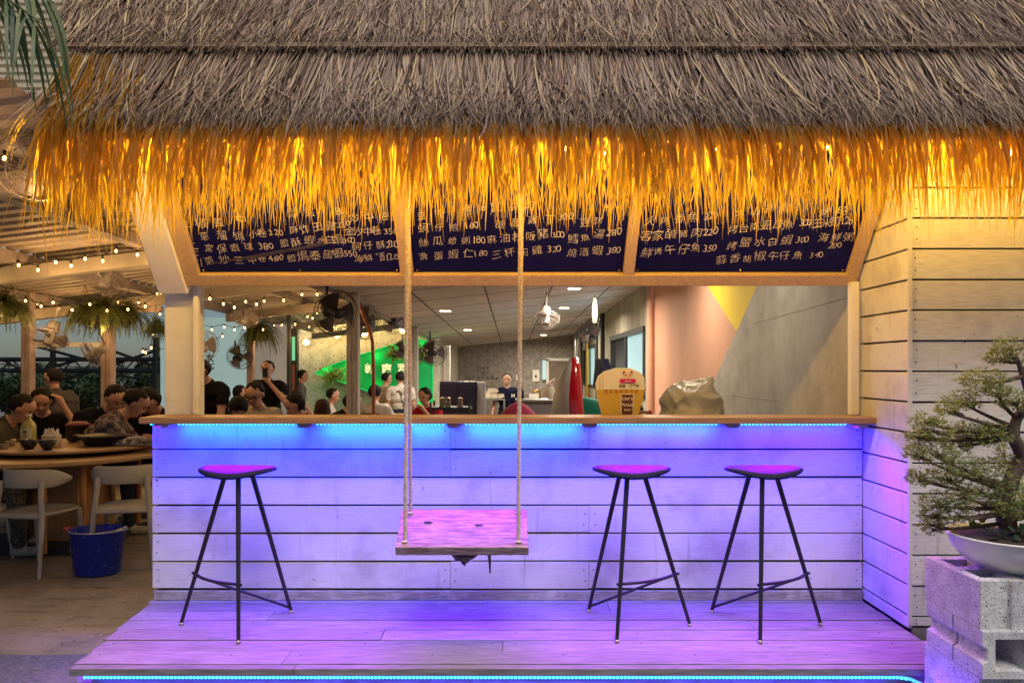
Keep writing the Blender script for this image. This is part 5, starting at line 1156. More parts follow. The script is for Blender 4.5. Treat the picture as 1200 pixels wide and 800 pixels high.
mb = MB(); p = P(712, 445, 11.5); mb.lathe([(0, 0), (.06, 0), (.075, .1), (.05, .24), (.02, .3), (0, .3)], P(706, 461, 11.5), 12, 0); o = mb.build('orange_lantern', [M('orange_glaze', (.5, .2, .04), (.3, .08, .03), 9, rough=.5)]); tag(o, 'small orange lantern beside the bending man', 'lantern')
for k, (px, lab) in enumerate(((701, 'dark hanging apron left of the large lit window'), (711, 'dark cloth hanging in front of the large lit window'))):
    p = P(px, 452, 11.4); mb = MB(); mb.extrude([(p.x - .08, 11.4, p.z), (p.x + .07, 11.4, p.z - .02), (p.x + .09, 11.4, p.z + .2), (p.x + .03, 11.4, p.z + .42), (p.x - .04, 11.4, p.z + .42)], (0, .04, 0), 0); o = mb.build('hanging_cloth', [cl_navy if k else cl_black], bevel=.01); tag(o, lab, 'cloth', 'cloths by the lit window')
# ================================================================== dining corner on the left
TX, TD, TZ = P(70, 0, 6.75).x, 6.78, .60
tb_ = thing('round_table', 'big round wooden dining table with a turntable at the left', 'table', (TX, TD, FZ)); H = TZ - FZ
mb = MB(); mb.lathe([(0, H - .04), (.98, H - .04), (1.0, H - .03), (1.0, H - .008), (.99, H), (0, H)], (0, 0, 0), 72, 0, smooth=False); mb.build('tabletop', [table_wood], tb_)
mb = MB(); mb.box((.02, 0, (H - .05) / 2 + .03), (.62, .62, H - .11), 0); mb.build('pedestal', [table_base], tb_, bevel=.006)
mb = MB(); mb.box((0, 0, .03), (1.1, 1.1, .058), 0); mb.build('plinth', [dark_steel], tb_, bevel=.006)
for a in (45, 135, 225, 315, 250, 290):
    x, y = .66 * math.cos(R(a)), .66 * math.sin(R(a)); mb = MB(); mb.tube([(x, y, .03), (x, y, H - .042)], .026, 12, 0); mb.build('leg', [leg_wood], tb_)
ls = thing('turntable', 'round wooden turntable on the dining table holding the dishes', 'turntable', (TX + .12, TD + .02, TZ + .001))
mb = MB(); mb.lathe([(0, .034), (.68, .034), (.70, .038), (.705, .05), (.70, .058), (0, .058)], (0, 0, 0), 72, 0, smooth=False); mb.build('disc', [table_wood], ls)
mb = MB(); mb.lathe([(0, 0), (.16, 0), (.16, .034), (0, .034)], (0, 0, 0), 24, 0); mb.build('base', [dark_steel], ls)
LZ = TZ + .060
def at_table(px, py, z):          # where the sight line meets the height z
    k = (CAMZ - z) / ((py - 432) / F); return P(px, py, k)
# chairs
def chair():
    t = thing('dining_chair', 'x', 'chair')                 # back towards -Y
    mb = MB(); n = 26; rows = []
    for i in range(n + 1):
        f = i / n * 2 - 1; a = f * 1.42; x = .265 * math.sin(a); y = -.20 + .30 * (1 - math.cos(a)) * .92; e = max(0, abs(f) - .55) / .45
        h = .062 * (1 - e ** 1.6) + .012; z = .715 - .012 * f * f - .0 * e; thick = .016
        nx, ny = -math.sin(a), math.cos(a)
        rows.append([(x, y, z + h), (x + nx * thick * .3, y + ny * thick, z + h - .006), (x + nx * thick * .3, y + ny * thick, z - h * .9 + .006), (x, y, z - h * .9), (x - nx * thick * .3, y - ny * thick * .4, z - h * .8), (x - nx * thick * .3, y - ny * thick * .4, z + h * .9)])
    vs = [v for r in rows for v in r]; k = 6
    mb.add(vs, [(i * k + j, i * k + (j + 1) % k, (i + 1) * k + (j + 1) % k, (i + 1) * k + j) for i in range(n) for j in range(k)] + [tuple(range(k)), tuple(n * k + j for j in reversed(range(k)))], 0, True)
    mb.build('backrest', [chair_plastic], t)
    mb = MB(); vs = []; k = 32
    for (s, z) in ((.0, .452), (.9, .450), (1.0, .462), (1.02, .450), (.98, .436), (0, .432)):
        for j in range(k): q = 2 * math.pi * j / k; c, s_ = math.cos(q), math.sin(q); vs.append((.225 * s * math.copysign(abs(c) ** .62, c), .02 + .215 * s * math.copysign(abs(s_) ** .62, s_), z))
    mb.add(vs, [(i * k + j, i * k + (j + 1) % k, (i + 1) * k + (j + 1) % k, (i + 1) * k + j) for i in range(5) for j in range(k)], 0, True); mb.build('seat', [chair_plastic], t)
    for s in (-1, 1):
        mb = MB(); mb.tube([(s * .225, -.245, 0), (s * .205, -.205, .25), (s * .195, -.185, .44), (s * .180, -.178, .58), (s * .172, -.160, .70)], [.013, .018, .021, .020, .024], 10, 0); mb.build('leg', [chair_plastic], t)
        mb = MB(); mb.tube([(s * .215, .245, 0), (s * .20, .215, .25), (s * .19, .19, .445)], [.012, .017, .021], 10, 0); mb.build('leg', [chair_plastic], t)
    mb = MB(); mb.tube([(-.195, -.186, .438), (.195, -.186, .438)], .017, 8, 0); mb.build('rear_rail', [chair_plastic], t)
    return t
ch = chair(); GC = 'grey chairs around the dining table'
place(ch, (P(40, 0, 5.75).x, 5.80, FZ), 'grey plastic dining chair on the left of the blue bucket', (0, 0, R(-9)), 1.02, GC, True)
place(ch, (P(146, 0, 5.95).x, 6.0, FZ), 'grey plastic dining chair behind the blue bucket beside the counter', (0, 0, R(15)), 1.02, GC)
place(ch, (P(2, 0, 7.6).x, 7.75, FZ), 'grey dining chair on the far side of the table, mostly in shadow under it', (0, 0, R(165)), 1.0, GC)
place(ch, (P(-32, 0, 6.1).x, 6.2, FZ), 'grey dining chair at the left edge under the person in speckled trousers', (0, 0, R(-62)), 1.0, GC)
# bucket
bk = thing('bucket', 'blue oval plastic bucket with wire handle and red grip on the concrete floor', 'bucket', (P(109, 0, 5.62).x, 5.68, FZ), R(-8))
BS_ = 1.06; mb = MB(); mb.lathe([(0, .004), (.150, .004), (.160, .014), (.192, .315), (.205, .325), (.208, .338), (.200, .342), (.190, .335), (.156, .03), (0, .022)], (0, 0, 0), 44, 0, sx=1.0 * BS_, sy=.86); mb.build('shell', [bucket_blue], bk)
mb = MB(); mb.tube([(.205 * BS_ * math.cos(a), .178 * math.sin(a) - .004, .348 + .008 * math.sin(a * 2 + 1)) for a in [R(200) + i * R(175) / 26 for i in range(27)]], .0045, 6, 0); mb.tube([(.205 * BS_ * math.cos(a), .178 * math.sin(a), .338) for a in [i * math.pi / 18 for i in range(36)]], .0035, 5, 0, closed=True); mb.build('wire_handle', [wire], bk)
mb = MB(); mb.tube([(-.226, -.035, .342), (-.245, -.05, .342)], .016, 10, 0); mb.sphere((-.222, -.03, .342), .018, 0, 8, 6); mb.build('grip', [red_plastic], bk)
mb = MB()
def shell_pt(a, z, o): r = .160 + (.192 - .160) * (z - .014) / .30 + o; return (r * BS_ * math.cos(a), r * .86 * math.sin(a), z)
for i in range(4):
    a0, a1 = R(212 + i * 3.2), R(215.2 + i * 3.2); mb.add([shell_pt(a0, .165, .002), shell_pt(a1, .165, .002), shell_pt(a1, .21, .002), shell_pt(a0, .21, .002)], [(0, 1, 2, 3)], 0 if i < 3 else 1); mb.add([shell_pt(a0, .20, .0035), shell_pt(a1, .20, .0035), shell_pt(a1, .215, .0035), shell_pt(a0, .215, .0035)], [(0, 1, 2, 3)], 1)
mb.build('sticker', [black_print, paper], bk)
# dishes
def bowl(lab, px, py, r, g='small black bowls'):
    p = at_table(px, py, LZ); t = thing('bowl', lab, 'bowl', p, group=g); mb = MB(); mb.lathe([(0, 0), (r * .45, 0), (r * .48, .012), (r * .8, .045), (r, .085), (r * .95, .085), (r * .74, .046), (r * .4, .02), (0, .018)], (0, 0, 0), 28, 0); mb.build('body', [black_ceramic], t)
bowl('small black bowl in front of the tea bottle', 34, 526.5, .075); bowl('small black bowl in front of the tissue packet', 55.5, 527, .072)
bottle('yellow green tea bottle with a white cap on the turntable', 33.5, 523, 0.0001 + at_table(33, 523, LZ).y, .285, .062, tea, white_plastic)
tbp = at_table(33.5, 523, LZ); t = bpy.data.objects['bottle.003'] if 'bottle.003' in bpy.data.objects else None
mb = MB()
for k in range(7):
    a0, a1 = R(228 + k * 14), R(242 + k * 14); r = .0635; mb.add([(tbp.x + r * math.cos(a0), tbp.y + r * math.sin(a0), tbp.z + .035), (tbp.x + r * math.cos(a1), tbp.y + r * math.sin(a1), tbp.z + .035), (tbp.x + r * math.cos(a1), tbp.y + r * math.sin(a1), tbp.z + .165), (tbp.x + r * math.cos(a0), tbp.y + r * math.sin(a0), tbp.z + .165)], [(0, 1, 2, 3)], 0)
letters(mb, '御茶の', (tbp.x - .005, tbp.y - .0655, tbp.z + .15), (0, 0, -1), (1, 0, 0), .03, 1, .036, 0, .03)
if t is None: t = [o for o in bpy.data.objects if o.get('label', '').startswith('yellow green tea')][0]
mb.build('label_wrap', [tea_label, black_print], t, True)
t = thing('tissue_packet', 'open cream packet of paper tissues behind the right black bowl', 'tissues', at_table(57, 524, LZ)); mb = MB(); mb.box((.0, .04, .055), (.135, .09, .11), 0); mb.build('packet', [tissue_box], t, bevel=.012)
mb = MB(); 
for i in range(9):
    a = i * .7; mb.add([(-.06 + .013 * i, .02 + .02 * math.sin(a), .108), (-.045 + .013 * i, .06, .108), (-.03 + .011 * i, .05, .15 + .025 * math.sin(i * 1.9)), (-.05 + .012 * i, .03, .145 + .02 * math.cos(i * 1.4))], [(0, 1, 2, 3)], 0)
mb.build('tissues', [paper], t)
t = thing('stew_pot', 'tall black pot with a dark red lid behind the tissue packet', 'pot', at_table(77, 520, LZ) + Vector((0, .2, 0))); mb = MB(); mb.lathe([(0, 0), (.07, 0), (.098, .02), (.105, .15), (.11, .155), (0, .155)], (0, 0, 0), 24, 0); mb.build('body', [cast_iron], t); mb = MB(); mb.lathe([(0, .157), (.112, .157), (.112, .166), (.085, .178), (.07, .19), (0, .19)], (0, 0, 0), 24, 0); mb.build('lid', [M('dark_red_lid', (.14, .02, .025), rough=.5)], t)
t = thing('hot_pot', 'wide black hot pot with a wooden rim and handles on the turntable', 'pot', at_table(114, 522.5, LZ) + Vector((0, .1, 0))); mb = MB(); mb.lathe([(0, 0), (.13, 0), (.155, .012), (.175, .07), (.21, .085), (.21, .092), (.16, .085), (0, .07)], (0, 0, 0), 32, 0); mb.lathe([(.16, .086), (.12, .10), (.03, .108), (0, .108)], (0, 0, 0), 24, 0); mb.build('body', [cast_iron], t)
mb = MB()
for s in (-1, 1): mb.box((s * .23, 0, .088), (.07, .06, .014), 0)
mb.build('handle', [M('dark_wood_handle', (.12, .07, .05), rough=.6)], t, bevel=.004)
t = thing('table_card', 'small printed table card standing behind the hot pot', 'card', at_table(107, 512, LZ)); p = t.location
mb = MB(); mb.box((0, 0, .022), (.16, .006, .044), 0); mb.box((-.055, -.0045, .022), (.035, .002, .03), 1); mb.build('card', [paper, M('card_red', (.45, .1, .05), rough=.6)], t)
mb = MB(); letters(mb, '本日特價', (-.03, -.0055, .014), (1, 0, 0), (0, 0, 1), .024, 0, .026, 0, .02); mb.build('lettering', [black_print], t)
t = thing('seafood_platter', 'long white plate heaped with crumpled foil and shells beside the counter', 'platter', at_table(157, 521.5, LZ) + Vector((0, .03, 0)))
mb = MB(); mb.lathe([(0, .004), (.16, .004), (.215, .014), (.22, .018), (.16, .012), (0, .010)], (0, 0, 0), 32, 0, sx=1.1, sy=.62); mb.build('plate', [white_plastic], t)
mb = MB(); vs = []; k, n = 26, 60
for i in range(k + 1):
    a = math.pi / 2 * i / k
    for j in range(n): q = 2 * math.pi * j / n; d = Vector((math.cos(q) * math.cos(a), math.sin(q) * math.cos(a), math.sin(a))); e = .78 + .55 * (1 - abs(mnoise.noise(d * 6 + Vector((1, 4, 2)))) * 2.4) * .5 + .2 * mnoise.noise(d * 14); vs.append((d.x * .185 * e, d.y * .10 * e, .014 + abs(d.z) * .062 * e + .012 * abs(mnoise.noise(Vector((q * 3, a * 4, 1))))))
mb.add(vs, [(i * n + j, i * n + (j + 1) % n, (i + 1) * n + (j + 1) % n, (i + 1) * n + j) for i in range(k) for j in range(n)], 0); mb.build('foil_heap', [foil], t)
for px, py, lab in ((4, 534, 'smoked plastic cup at the left edge of the table'), (12, 530.5, 'second smoked plastic cup, just behind the first')):
    t = thing('cup', lab, 'cup', at_table(px, py, TZ), group='smoked cups'); mb = MB(); mb.lathe([(0, 0), (.030, 0), (.040, .105), (.037, .105), (.029, .006), (0, .006)], (0, 0, 0), 22, 0); mb.build('body', [cup_mat], t)
mb = MB(); p = at_table(8, 522, TZ) + Vector((0, .05, .03)); mb.lathe([(0, -.028), (.12, -.028), (.15, -.018), (.14, -.016), (0, -.02)], p, 24, 1)
for i in range(14): mb.sphere(p + Vector((random.gauss(0, .05), random.gauss(0, .04), random.uniform(0, .03))), (.03, .025, .02), random.choice((0, 0, 2)), 7, 5)
o = mb.build('shrimp_plate', [M('dark_red_food', (.2, .03, .03), (.1, .02, .03), 20, rough=.4), black_ceramic, M('pale_food', (.5, .35, .25), rough=.5)]); tag(o, 'dark plate of red seafood at the left edge of the table', 'plate')
for px, py, lab in ((42, 527.5, 'white napkin under the left black bowl'), (70, 527.2, 'white napkin to the right of the black bowls')):
    p = at_table(px, py, LZ + .0015); mb = MB(); q = random.uniform(-.3, .3); mb.box((p.x, p.y, p.z), (.13, .10, .0016), 0, Matrix.Rotation(q, 3, 'Z')); o = mb.build('napkin', [paper]); tag(o, lab, 'napkin')

# more tables behind the counter for the diners there
for X, D, lab in ((P(290, 0, 8.6).x, 8.75, 'round table of the diners below the central fern'), (P(440, 0, 11.5).x, 11.8, 'round table of the diners before the green sign'), (P(250, 0, 11.6).x, 11.9, 'round table farther back before the teal panel')):
    c = copy_tree(tb_); c.location = (X, D, FZ); c.scale = (.72, .72, 1); c['label'] = lab; c['group'] = 'round dining tables indoors'

# ================================================================== people
def cap_mesh(p, q, r1, r2, n=12, k=5):
    p, q = np.array(p, float), np.array(q, float); ax = q - p; L_ = np.linalg.norm(ax); ax = ax / L_ if L_ > 1e-6 else np.array((0, 0, 1.0))
    u = np.cross(ax, (0, 0, 1.0) if abs(ax[2]) < .9 else (1.0, 0, 0)); u /= np.linalg.norm(u); w = np.cross(ax, u); rings = []
    for i in range(k + 1): a = -math.pi / 2 + (math.pi / 2) * i / k; rings.append((p + ax * r1 * math.sin(a), r1 * math.cos(a)))
    for i in range(k + 1): a = (math.pi / 2) * i / k; rings.append((q + ax * r2 * math.sin(a), r2 * math.cos(a)))
    vs = [tuple(c + (u * math.cos(t) + w * math.sin(t)) * max(r, 1e-4)) for c, r in rings for t in [2 * math.pi * j / n for j in range(n)]]
    m = len(rings); fs = [(i * n + j, i * n + (j + 1) % n, (i + 1) * n + (j + 1) % n, (i + 1) * n + j) for i in range(m - 1) for j in range(n)] + [tuple(reversed(range(n))), tuple((m - 1) * n + j for j in range(n))]
    return vs, fs
PEOPLE = []
def person(label, head_px, D, turn=0, pose='stand', lean=0, hp=0, hy=0, arms=None, top=cl_black, legs=cl_jeans, hair='short', hair_m=hair_black, build=1.0, sleeve=.55, eyes=True, glasses=False, voxel=None, size=None, group=None):
    """turn: 0 faces away from the camera, 180 faces it, 90 faces left, -90 right. The figure is set so that its head lies at head_px."""
    V3 = Vector; prim = []                            # (p, q, r1, r2, tag)
    lr = Matrix.Rotation(-R(lean), 3, 'X'); pel = V3((0, 0, .50 if pose == 'sit' else .93))
    def T(v): return pel + lr @ V3(v)
    b = build; A_ = lambda p, q, r1, r2, t: prim.append((tuple(p), tuple(q), r1, r2, t))
    A_(T((-.07 * b, 0, .0)), T((.07 * b, 0, .0)), .115 * b, .115 * b, 1 if pose == 'sit' else 2)
    A_(T((-.055 * b, 0, .13)), T((.055 * b, 0, .13)), .105 * b, .105 * b, 1)
    A_(T((-.07 * b, 0, .28)), T((.07 * b, 0, .28)), .115 * b, .115 * b, 1)
    A_(T((-.09 * b, .0, .40)), T((.09 * b, .0, .40)), .105 * b, .105 * b, 1)
    A_(T((-.155 * b, -.005, .455)), T((.155 * b, -.005, .455)), .062 * b, .062 * b, 1)
    A_(T((0, -.01, .47)), T((0, .0, .52)), .072, .058, 1)
    A_(T((0, -.0, .50)), T((0, .02, .59)), .054, .052, 0)
    neck = T((0, .015, .575)); hr = Matrix.Rotation(R(hy), 3, 'Z') @ Matrix.Rotation(-R(lean * .6 + hp), 3, 'X')
    def Hd(v): return neck + hr @ V3(v)
    hc = Hd((0, .022, .105))
    A_(Hd((0, .012, .125)), Hd((0, -.004, .125)), .088, .090, 0); A_(Hd((0, .03, .06)), Hd((0, .052, .035)), .066, .046, 0); A_(Hd((0, .03, .15)), Hd((0, .0, .16)), .078, .078, 0)
    A_(Hd((0, .098, .108)), Hd((0, .112, .082)), .008, .014, 0)
    for s in (-1, 1): A_(Hd((s * .088, .005, .12)), Hd((s * .089, .0, .085)), .018, .013, 0)
    for s in (-1, 1):
        A_(Hd((s * .036, .078, .075)), Hd((s * .03, .082, .07)), .022, .02, 0)
    arms = arms or {}
    for s, k in ((-1, 'l'), (1, 'r')):
        sh = T((s * .185 * b, -.005, .435)); e_, w_ = arms.get(k, ((.05, -.02, -.28), (.07, .05, -.53)))
        el = sh + V3((s * e_[0], e_[1], e_[2])); wr_ = sh + V3((s * w_[0], w_[1], w_[2]))
        cut = sh.lerp(el, sleeve) if sleeve < 1 else el
        A_(sh, cut, .060 * b, .056 * b, 1); A_(sh.lerp(el, min(.98, sleeve)), el, .045 * b, .040 * b, 0 if sleeve < 1 else 1)
        A_(el, wr_, .041 * b, .028 * b, 0 if sleeve < 1.5 else 1)
        d = (wr_ - el).normalized(); side = d.cross(V3((0, 0, 1))); side = side.normalized() if side.length > .1 else V3((1, 0, 0)); nr = side.cross(d).normalized()
        pc = wr_ + d * .055; A_(wr_ + d * .02, pc + d * .03, .03, .036, 0)
        for i, (o_, l_) in enumerate(((-.030, .062), (-.010, .074), (.011, .07), (.030, .055))):
            k0 = pc + d * .04 + side * o_; k1 = k0 + d * l_ * .5 - nr * .008; k2 = k1 + d * l_ * .4 - nr * .028; A_(k0, k1, .0105, .010, 0); A_(k1, k2, .010, .0085, 0)
        th_ = wr_ + d * .03 - side * s * .03; A_(th_, th_ + d * .04 - side * s * .022 - nr * .012, .014, .011, 0)
    for s in (-1, 1):
        hip = pel + V3((s * .085 * b, 0, -.03))
        if pose == 'sit': kn = hip + V3((s * .06, .42, .02)); an = V3((kn.x + s * .01, kn.y + .02, .09))
        else: kn = hip + V3((s * .015, .02, -.42)); an = V3((kn.x, -.01, .085))
        A_(hip, kn, .088 * b, .058 * b, 2); A_(kn, an, .054 * b, .04, 2); A_(an + V3((0, -.02, -.04)), an + V3((s * .02, .15, -.05)), .042, .034, 3)
    # place so that the head comes where the photograph has it
    tgt = P(*head_px, D); rot = Matrix.Rotation(R(turn), 3, 'Z'); hw = rot @ hc; sc = (tgt.z - FZ) / hc.z
    if size: sc = size; lift = tgt.z - FZ - hc.z * sc
    else: lift = 0
    if pose == 'sit' and not size: sc = min(1.08, max(.9, sc)); lift = tgt.z - FZ - hc.z * sc
    base = V3((tgt.x - hw.x * sc, tgt.y - hw.y * sc, FZ)); print('PERSON %.2f lift %.2f %s' % (sc, lift, label[:40]))
    if pose == 'sit' and lift:
        prim2 = []
        for (p, q, r1, r2, tg) in prim:
            f = lambda v: (v[0], v[1], v[2] + (lift / sc if v[2] > .3 else 0))
            prim2.append((f(p), f(q), r1, r2, tg))
        prim = prim2
    elif lift: base.z += 0
    zl = lift / sc if pose == 'sit' else 0
    mb = MB()
    for (p, q, r1, r2, tg) in prim: mb.add(*cap_mesh(p, q, r1, r2))
    o = mb.build('person', [skin, top, legs, cl_shoe]); o.location = base; o.rotation_euler = (0, 0, R(turn)); o.scale = (sc,) * 3; tag(o, label, 'person', group)
    md = o.modifiers.new('remesh', 'REMESH'); md.mode = 'VOXEL'; md.voxel_size = voxel or (.012 if D < 9 else .017)
    sm = o.modifiers.new('smooth', 'SMOOTH'); sm.factor = .5; sm.iterations = 3
    PEOPLE.append((o, prim)); up = V3((0, 0, zl))
    # hair, eyes, mouth are children
    def HH(v): return Hd(v) + up
    mb = MB(); n, k = 26, 16; vs = []; fs = []
    front = {'short': .045, 'bob': .05, 'long': .05, 'back': .05, 'spiky': .05}[hair]
    for i in range(k + 1):
        a = math.pi * i / k
        for j in range(n):
            q = 2 * math.pi * j / n; d = V3((math.sin(a) * math.cos(q), math.sin(a) * math.sin(q), math.cos(a))); e = 1 + .05 * mnoise.noise(d * 4 + V3((D, head_px[0], 0))) + (.07 * mnoise.noise(d * 11 + V3((D, 0, 0))) if hair == 'spiky' else .045 * mnoise.noise(d * 10))
            low = -.2 if hair in ('short', 'spiky', 'back') else -2
            v = V3((d.x * .099 * e, d.y * .107 * e - .008, d.z * .106 * e + .136))
            if hair in ('bob', 'long') and d.z < -.1: v = V3((d.x * .112 * max(.75, e), min(.03, d.y * .112) - .012, .136 - (.11 if hair == 'bob' else .26) * (-d.z) ** .8))
            vs.append(HH(v))
    for i in range(k):
        for j in range(n):
            a = math.pi * (i + .5) / k; q = 2 * math.pi * (j + .5) / n; dz = math.cos(a); dy = math.sin(a) * math.sin(q); dx = abs(math.sin(a) * math.cos(q))
            jig = .16 * mnoise.noise(Vector((dx * 7, dy * 7 + D, dz * 7 + head_px[0])))
            face = dy > .28 and dz < {'short': .60, 'spiky': .62, 'back': .6, 'bob': .40, 'long': .42}[hair] + jig - (.25 * max(0, dx - .45) if hair in ('bob', 'long') else 0)
            side_ = hair in ('short', 'spiky', 'back') and dz < (-.12 if dy > -.05 else -.62) + jig * .6
            if face or side_: continue
            fs.append((i * n + j, (i + 1) * n + j, (i + 1) * n + (j + 1) % n, i * n + (j + 1) % n))
    mb.add(vs, fs, 0, True); ho = mb.build('hair', [hair_m], o, solid=.006)
    if eyes:
        for s in (-1, 1):
            mb = MB(); mb.sphere(HH((s * .032, .0915, .112)), (.013, .007, .0075), 0, 8, 5); mb.build('eye', [eye_dark], o)
            mb = MB(); mb.tube([HH((s * .05, .087, .131)), HH((s * .016, .0995, .133))], .005, 5, 0); mb.build('eyebrow', [hair_m], o)
        mb = MB(); mb.tube([HH((-.024, .099, .052)), HH((0, .107, .050)), HH((.024, .099, .052))], .006, 5, 0); mb.build('mouth', [lip], o)
    if glasses:
        mb = MB()
        for s in (-1, 1): mb.tube([HH((s * .036 + .026 * math.cos(a), .104, .110 + .019 * math.sin(a))) for a in [i * .5236 for i in range(12)]], .003, 4, 0, closed=True); mb.tube([HH((s * .062, .102, .113)), HH((s * .095, .01, .118))], .0025, 4, 0)
        mb.tube([HH((-.01, .105, .112)), HH((.01, .105, .112))], .0025, 4, 0); mb.build('glasses', [black_print], o)
    return o, HH, T, up
TABLE_ARMS = {'l': ((.10, .10, -.24), (.0, .32, -.26)), 'r': ((.10, .10, -.24), (.0, .32, -.26))}
REACH = {'l': ((.08, .16, -.22), (.02, .40, -.20)), 'r': ((.08, .16, -.22), (.02, .40, -.20))}
# around the left table
person('person in an olive grey shirt hunched over the table at the far left', (27, 480), 7.25, -72, 'sit', 38, 8, 0, REACH, cl_olive, sleeve=.95)
o, HH, T, up = person('person in black beside the tea bottle, one forearm raised to the head', (49, 471), 7.75, -165, 'sit', 14, 22, 10, {'l': ((.16, .12, -.10), (.02, .12, .16)), 'r': ((.12, .12, -.22), (-.02, .30, -.22))}, cl_black, hair='bob', sleeve=.5)
person('standing person in a grey shirt and glasses, turned away, beside the far left post', (61, 444), 8.5, 62, 'stand', 4, 6, 22, None, cl_grey, cl_black, sleeve=.7, glasses=True, build=1.08)
person('burly person in black bowing over the hot pot', (136, 468), 7.55, -118, 'sit', 34, 18, 0, REACH, cl_black, build=1.18, sleeve=.9)
person('person in a plaid shirt with black hair leaning toward the platter', (160, 474), 7.15, -70, 'sit', 42, 12, 0, REACH, cl_plaid, sleeve=.95, hair='short')
person('person in a black top resting on folded arms beside the counter end', (174, 472), 7.7, 172, 'sit', 36, 24, 0, TABLE_ARMS, cl_black, hair='bob', sleeve=.5)
person('person in speckled trousers and pale sneakers seated at the left edge', (-34, 470), 6.15, -66, 'sit', 6, 0, 0, TABLE_ARMS, cl_grey, cl_dot)
# behind the counter
person('person with bobbed black hair and a black top standing near the thick white post', (234, 447), 8.0, 160, 'stand', 20, 22, 0, {'l': ((.06, .1, -.26), (.0, .22, -.46)), 'r': ((.06, .1, -.26), (.0, .22, -.46))}, cl_black, hair='bob', size=1.0)
o, HH, T, up = person('person in a black shirt standing and holding a phone to the mouth', (313, 433), 10.5, 178, 'stand', 0, 0, 0, {'l': ((.12, .16, -.24), (-.10, .19, .03)), 'r': ((.10, .08, -.26), (.02, .22, -.40))}, cl_black, build=1.12)
hm_ = o.matrix_basis; ph = MB(); c = hm_ @ HH((.0, .145, .06)); ph.box((c.x + .02, c.y - .015, c.z), (.075, .012, .125), 0); q = ph.build('phone', [screen_dark], bevel=.004); tag(q, 'black phone held up by the standing person in a black shirt', 'phone')
person('seated person with glasses and a cream shirt looking down at the table', (298, 463), 8.3, 172, 'sit', 10, 22, 0, TABLE_ARMS, cl_cream, glasses=True, build=1.05, sleeve=.7)
person('dark haired head seen from behind, in front of the person with the cream shirt', (280, 479), 7.6, 12, 'sit', 8, 5, 0, TABLE_ARMS, cl_black, hair='back', eyes=False)
person('person in black seated far back before the teal panel, seen from behind', (263, 463), 12, 20, 'sit', 4, 0, 0, None, cl_black, eyes=False)
person('person with spiky hair seated far back, turned to the right', (283, 461), 11.6, -60, 'sit', 0, 0, 0, TABLE_ARMS, cl_grey, hair='spiky')
person('person with long dark hair and a red top bending over the table', (344, 476), 8.4, 130, 'sit', 26, 14, 0, TABLE_ARMS, cl_red, hair='bob')
person('person in a dark grey shirt standing by the stucco wall facing right', (356, 441), 13.5, -78, 'stand', 4, 6, 0, {'r': ((.02, .05, -.28), (.0, .2, -.48)), 'l': ((.02, .05, -.28), (.0, .2, -.48))}, cl_taupe, cl_jeans)
person('person with long brown hair seen from behind below the leafy sign tip', (378, 479), 9.0, 8, 'sit', 4, 0, 0, TABLE_ARMS, cl_black, hair='long', hair_m=hair_brown, eyes=False)
person('young person in a white shirt seated sideways under the leafy sign tip', (391, 464), 12, -80, 'sit', 6, 8, 0, TABLE_ARMS, cl_white, size=.95)
person('person in black leaning forward, half hidden by the flaking middle post', (414, 473), 9.6, -75, 'sit', 34, 6, 0, REACH, cl_black, hair='bob', build=1.1)
o, HH, T, up = person('person in a white printed tee seated with the back turned, beside the copper pipe', (440, 461), 11.2, -12, 'sit', 6, 0, 0, TABLE_ARMS, cl_white, hair='back', eyes=False, build=1.1)
mb = MB(); u_ = (T((.1, 0, .3)) - T((-.1, 0, .3))).normalized(); v_ = (T((0, 0, .4)) - T((0, 0, .3))).normalized(); b0_ = T((-.13, -.128, .30)) + up
mb.add([b0_ + u_ * a + v_ * c for a, c in ((-.01, -.03), (.27, -.03), (.27, .075), (-.01, .075))], [(0, 1, 2, 3)], 0); letters(mb, 'JEANS', b0_ + Vector((0, -.004, 0)), u_, v_, .075, 1, .052, 0, .04); mb.build('shirt_print', [black_print, paper], o)
person('person in a pale polo shirt standing sideways before the green sign', (454, 444), 13.2, -62, 'stand', 3, 4, 0, None, cl_cream, cl_cream, build=1.1)
o, HH, T, up = person('person in a white tee with dark scribbled print standing behind the left swing ropes', (469, 443), 12.8, 14, 'stand', 0, 0, 0, None, cl_white, cl_jeans, hair='back', eyes=False, build=1.12)
mb = MB(); mb.tube([T(v) for v in ((-.09, -.128, .42), (-.03, -.133, .43), (.01, -.137, .38), (.0, -.13, .25), (.05, -.13, .2), (.06, -.125, .10))], .009, 5, 0); mb.tube([T(v) for v in ((.07, -.13, .36), (.08, -.132, .22), (.05, -.128, .12))], .006, 5, 0); mb.build('shirt_print', [cl_navy], o)
person('person in a red top eating beside the second post', (497, 465), 10.4, 150, 'sit', 12, 12, 0, {'l': ((.10, .14, -.2), (-.08, .22, .02)), 'r': ((.1, .12, -.24), (-.02, .3, -.2))}, cl_red, hair='bob', size=.95)
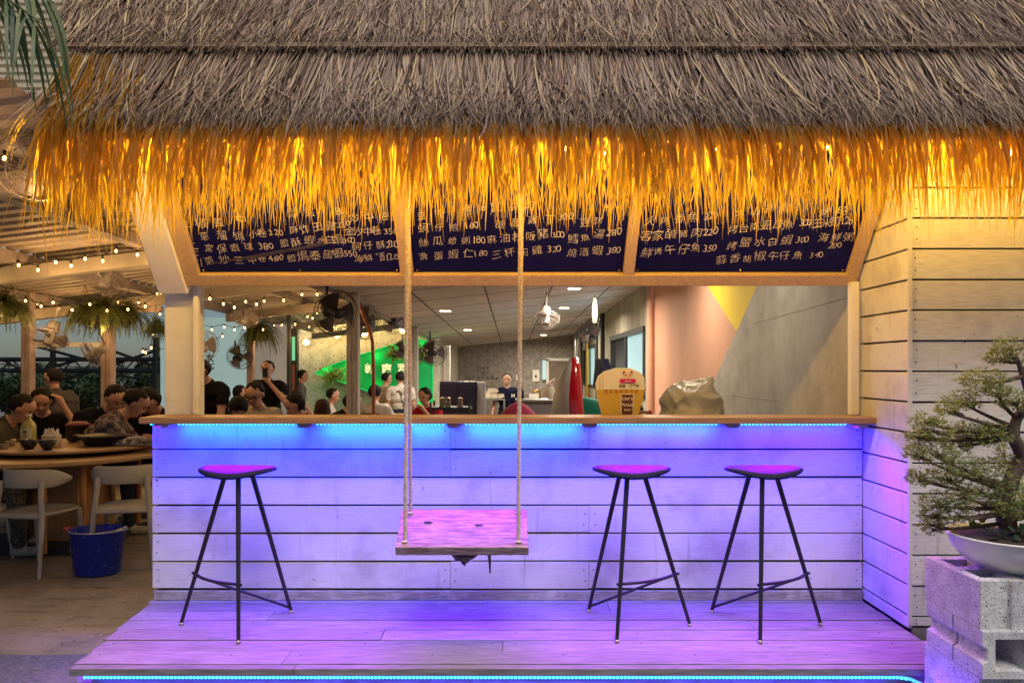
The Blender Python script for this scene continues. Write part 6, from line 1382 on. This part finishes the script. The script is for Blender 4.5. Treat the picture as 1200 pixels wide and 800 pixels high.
o, HH, T, up = person('staff member in a navy tee standing in front of the far wall', (594, 445), 13, 178, 'stand', 2, 4, 0, {'l': ((.08, .02, -.28), (.10, .10, -.52)), 'r': ((.08, .02, -.28), (.12, .10, -.52))}, cl_navy, cl_black)
mb = MB(); letters(mb, 'H', T((-.085, .128, .33)), (-1, 0, 0), (0, 0, 1), .1, 0, .09, 0, .02); mb.build('shirt_print', [paper], o)
o, HH, T, up = person('person in a navy tee bending beside the red surfboard', (712, 456), 8.2, 118, 'stand', 42, 10, 0, REACH, cl_navy, cl_black, size=.97, build=1.05)
dg = bpy.context.evaluated_depsgraph_get(); dg.update()
for o, prim in PEOPLE:
    me = bpy.data.meshes.new_from_object(o.evaluated_get(dg)); me.name = 'person'
    n = len(me.polygons); ctr = np.zeros(n * 3); me.polygons.foreach_get('center', ctr); ctr = ctr.reshape(-1, 3); best = np.full(n, 1e9); idx = np.zeros(n, int)
    for (p, q, r1, r2, tg) in prim:
        p, q = np.array(p), np.array(q); ax = q - p; L2 = max(ax @ ax, 1e-9); t_ = np.clip(((ctr - p) @ ax) / L2, 0, 1); d = np.linalg.norm(ctr - p - t_[:, None] * ax, axis=1) - (r1 + (r2 - r1) * t_)
        w = d < best; best[w] = d[w]; idx[w] = tg
    nv = len(me.vertices); co = np.zeros(nv * 3); me.vertices.foreach_get('co', co); co = co.reshape(-1, 3); no = np.zeros(nv * 3); me.vertices.foreach_get('normal', no); no = no.reshape(-1, 3)
    cl = np.zeros(nv, bool)
    for pg, tg in zip(me.polygons, idx):
        if tg in (1, 2): cl[list(pg.vertices)] = True
    for i in np.nonzero(cl)[0]:          # folds in the cloth
        c = co[i]; co[i] += no[i] * (.004 + .013 * (1 - 2.2 * abs(mnoise.noise(Vector((c[0] * 7 + c[2] * 3, c[1] * 7, c[2] * 9 + o.location.x))))))
    me.vertices.foreach_set('co', co.ravel())
    mats = list(o.data.materials); o.modifiers.clear(); o.data = me; me.materials.clear()
    for m_ in mats: me.materials.append(m_)
    me.polygons.foreach_set('material_index', idx.astype(np.int32)); me.polygons.foreach_set('use_smooth', np.ones(n, bool)); me.update()
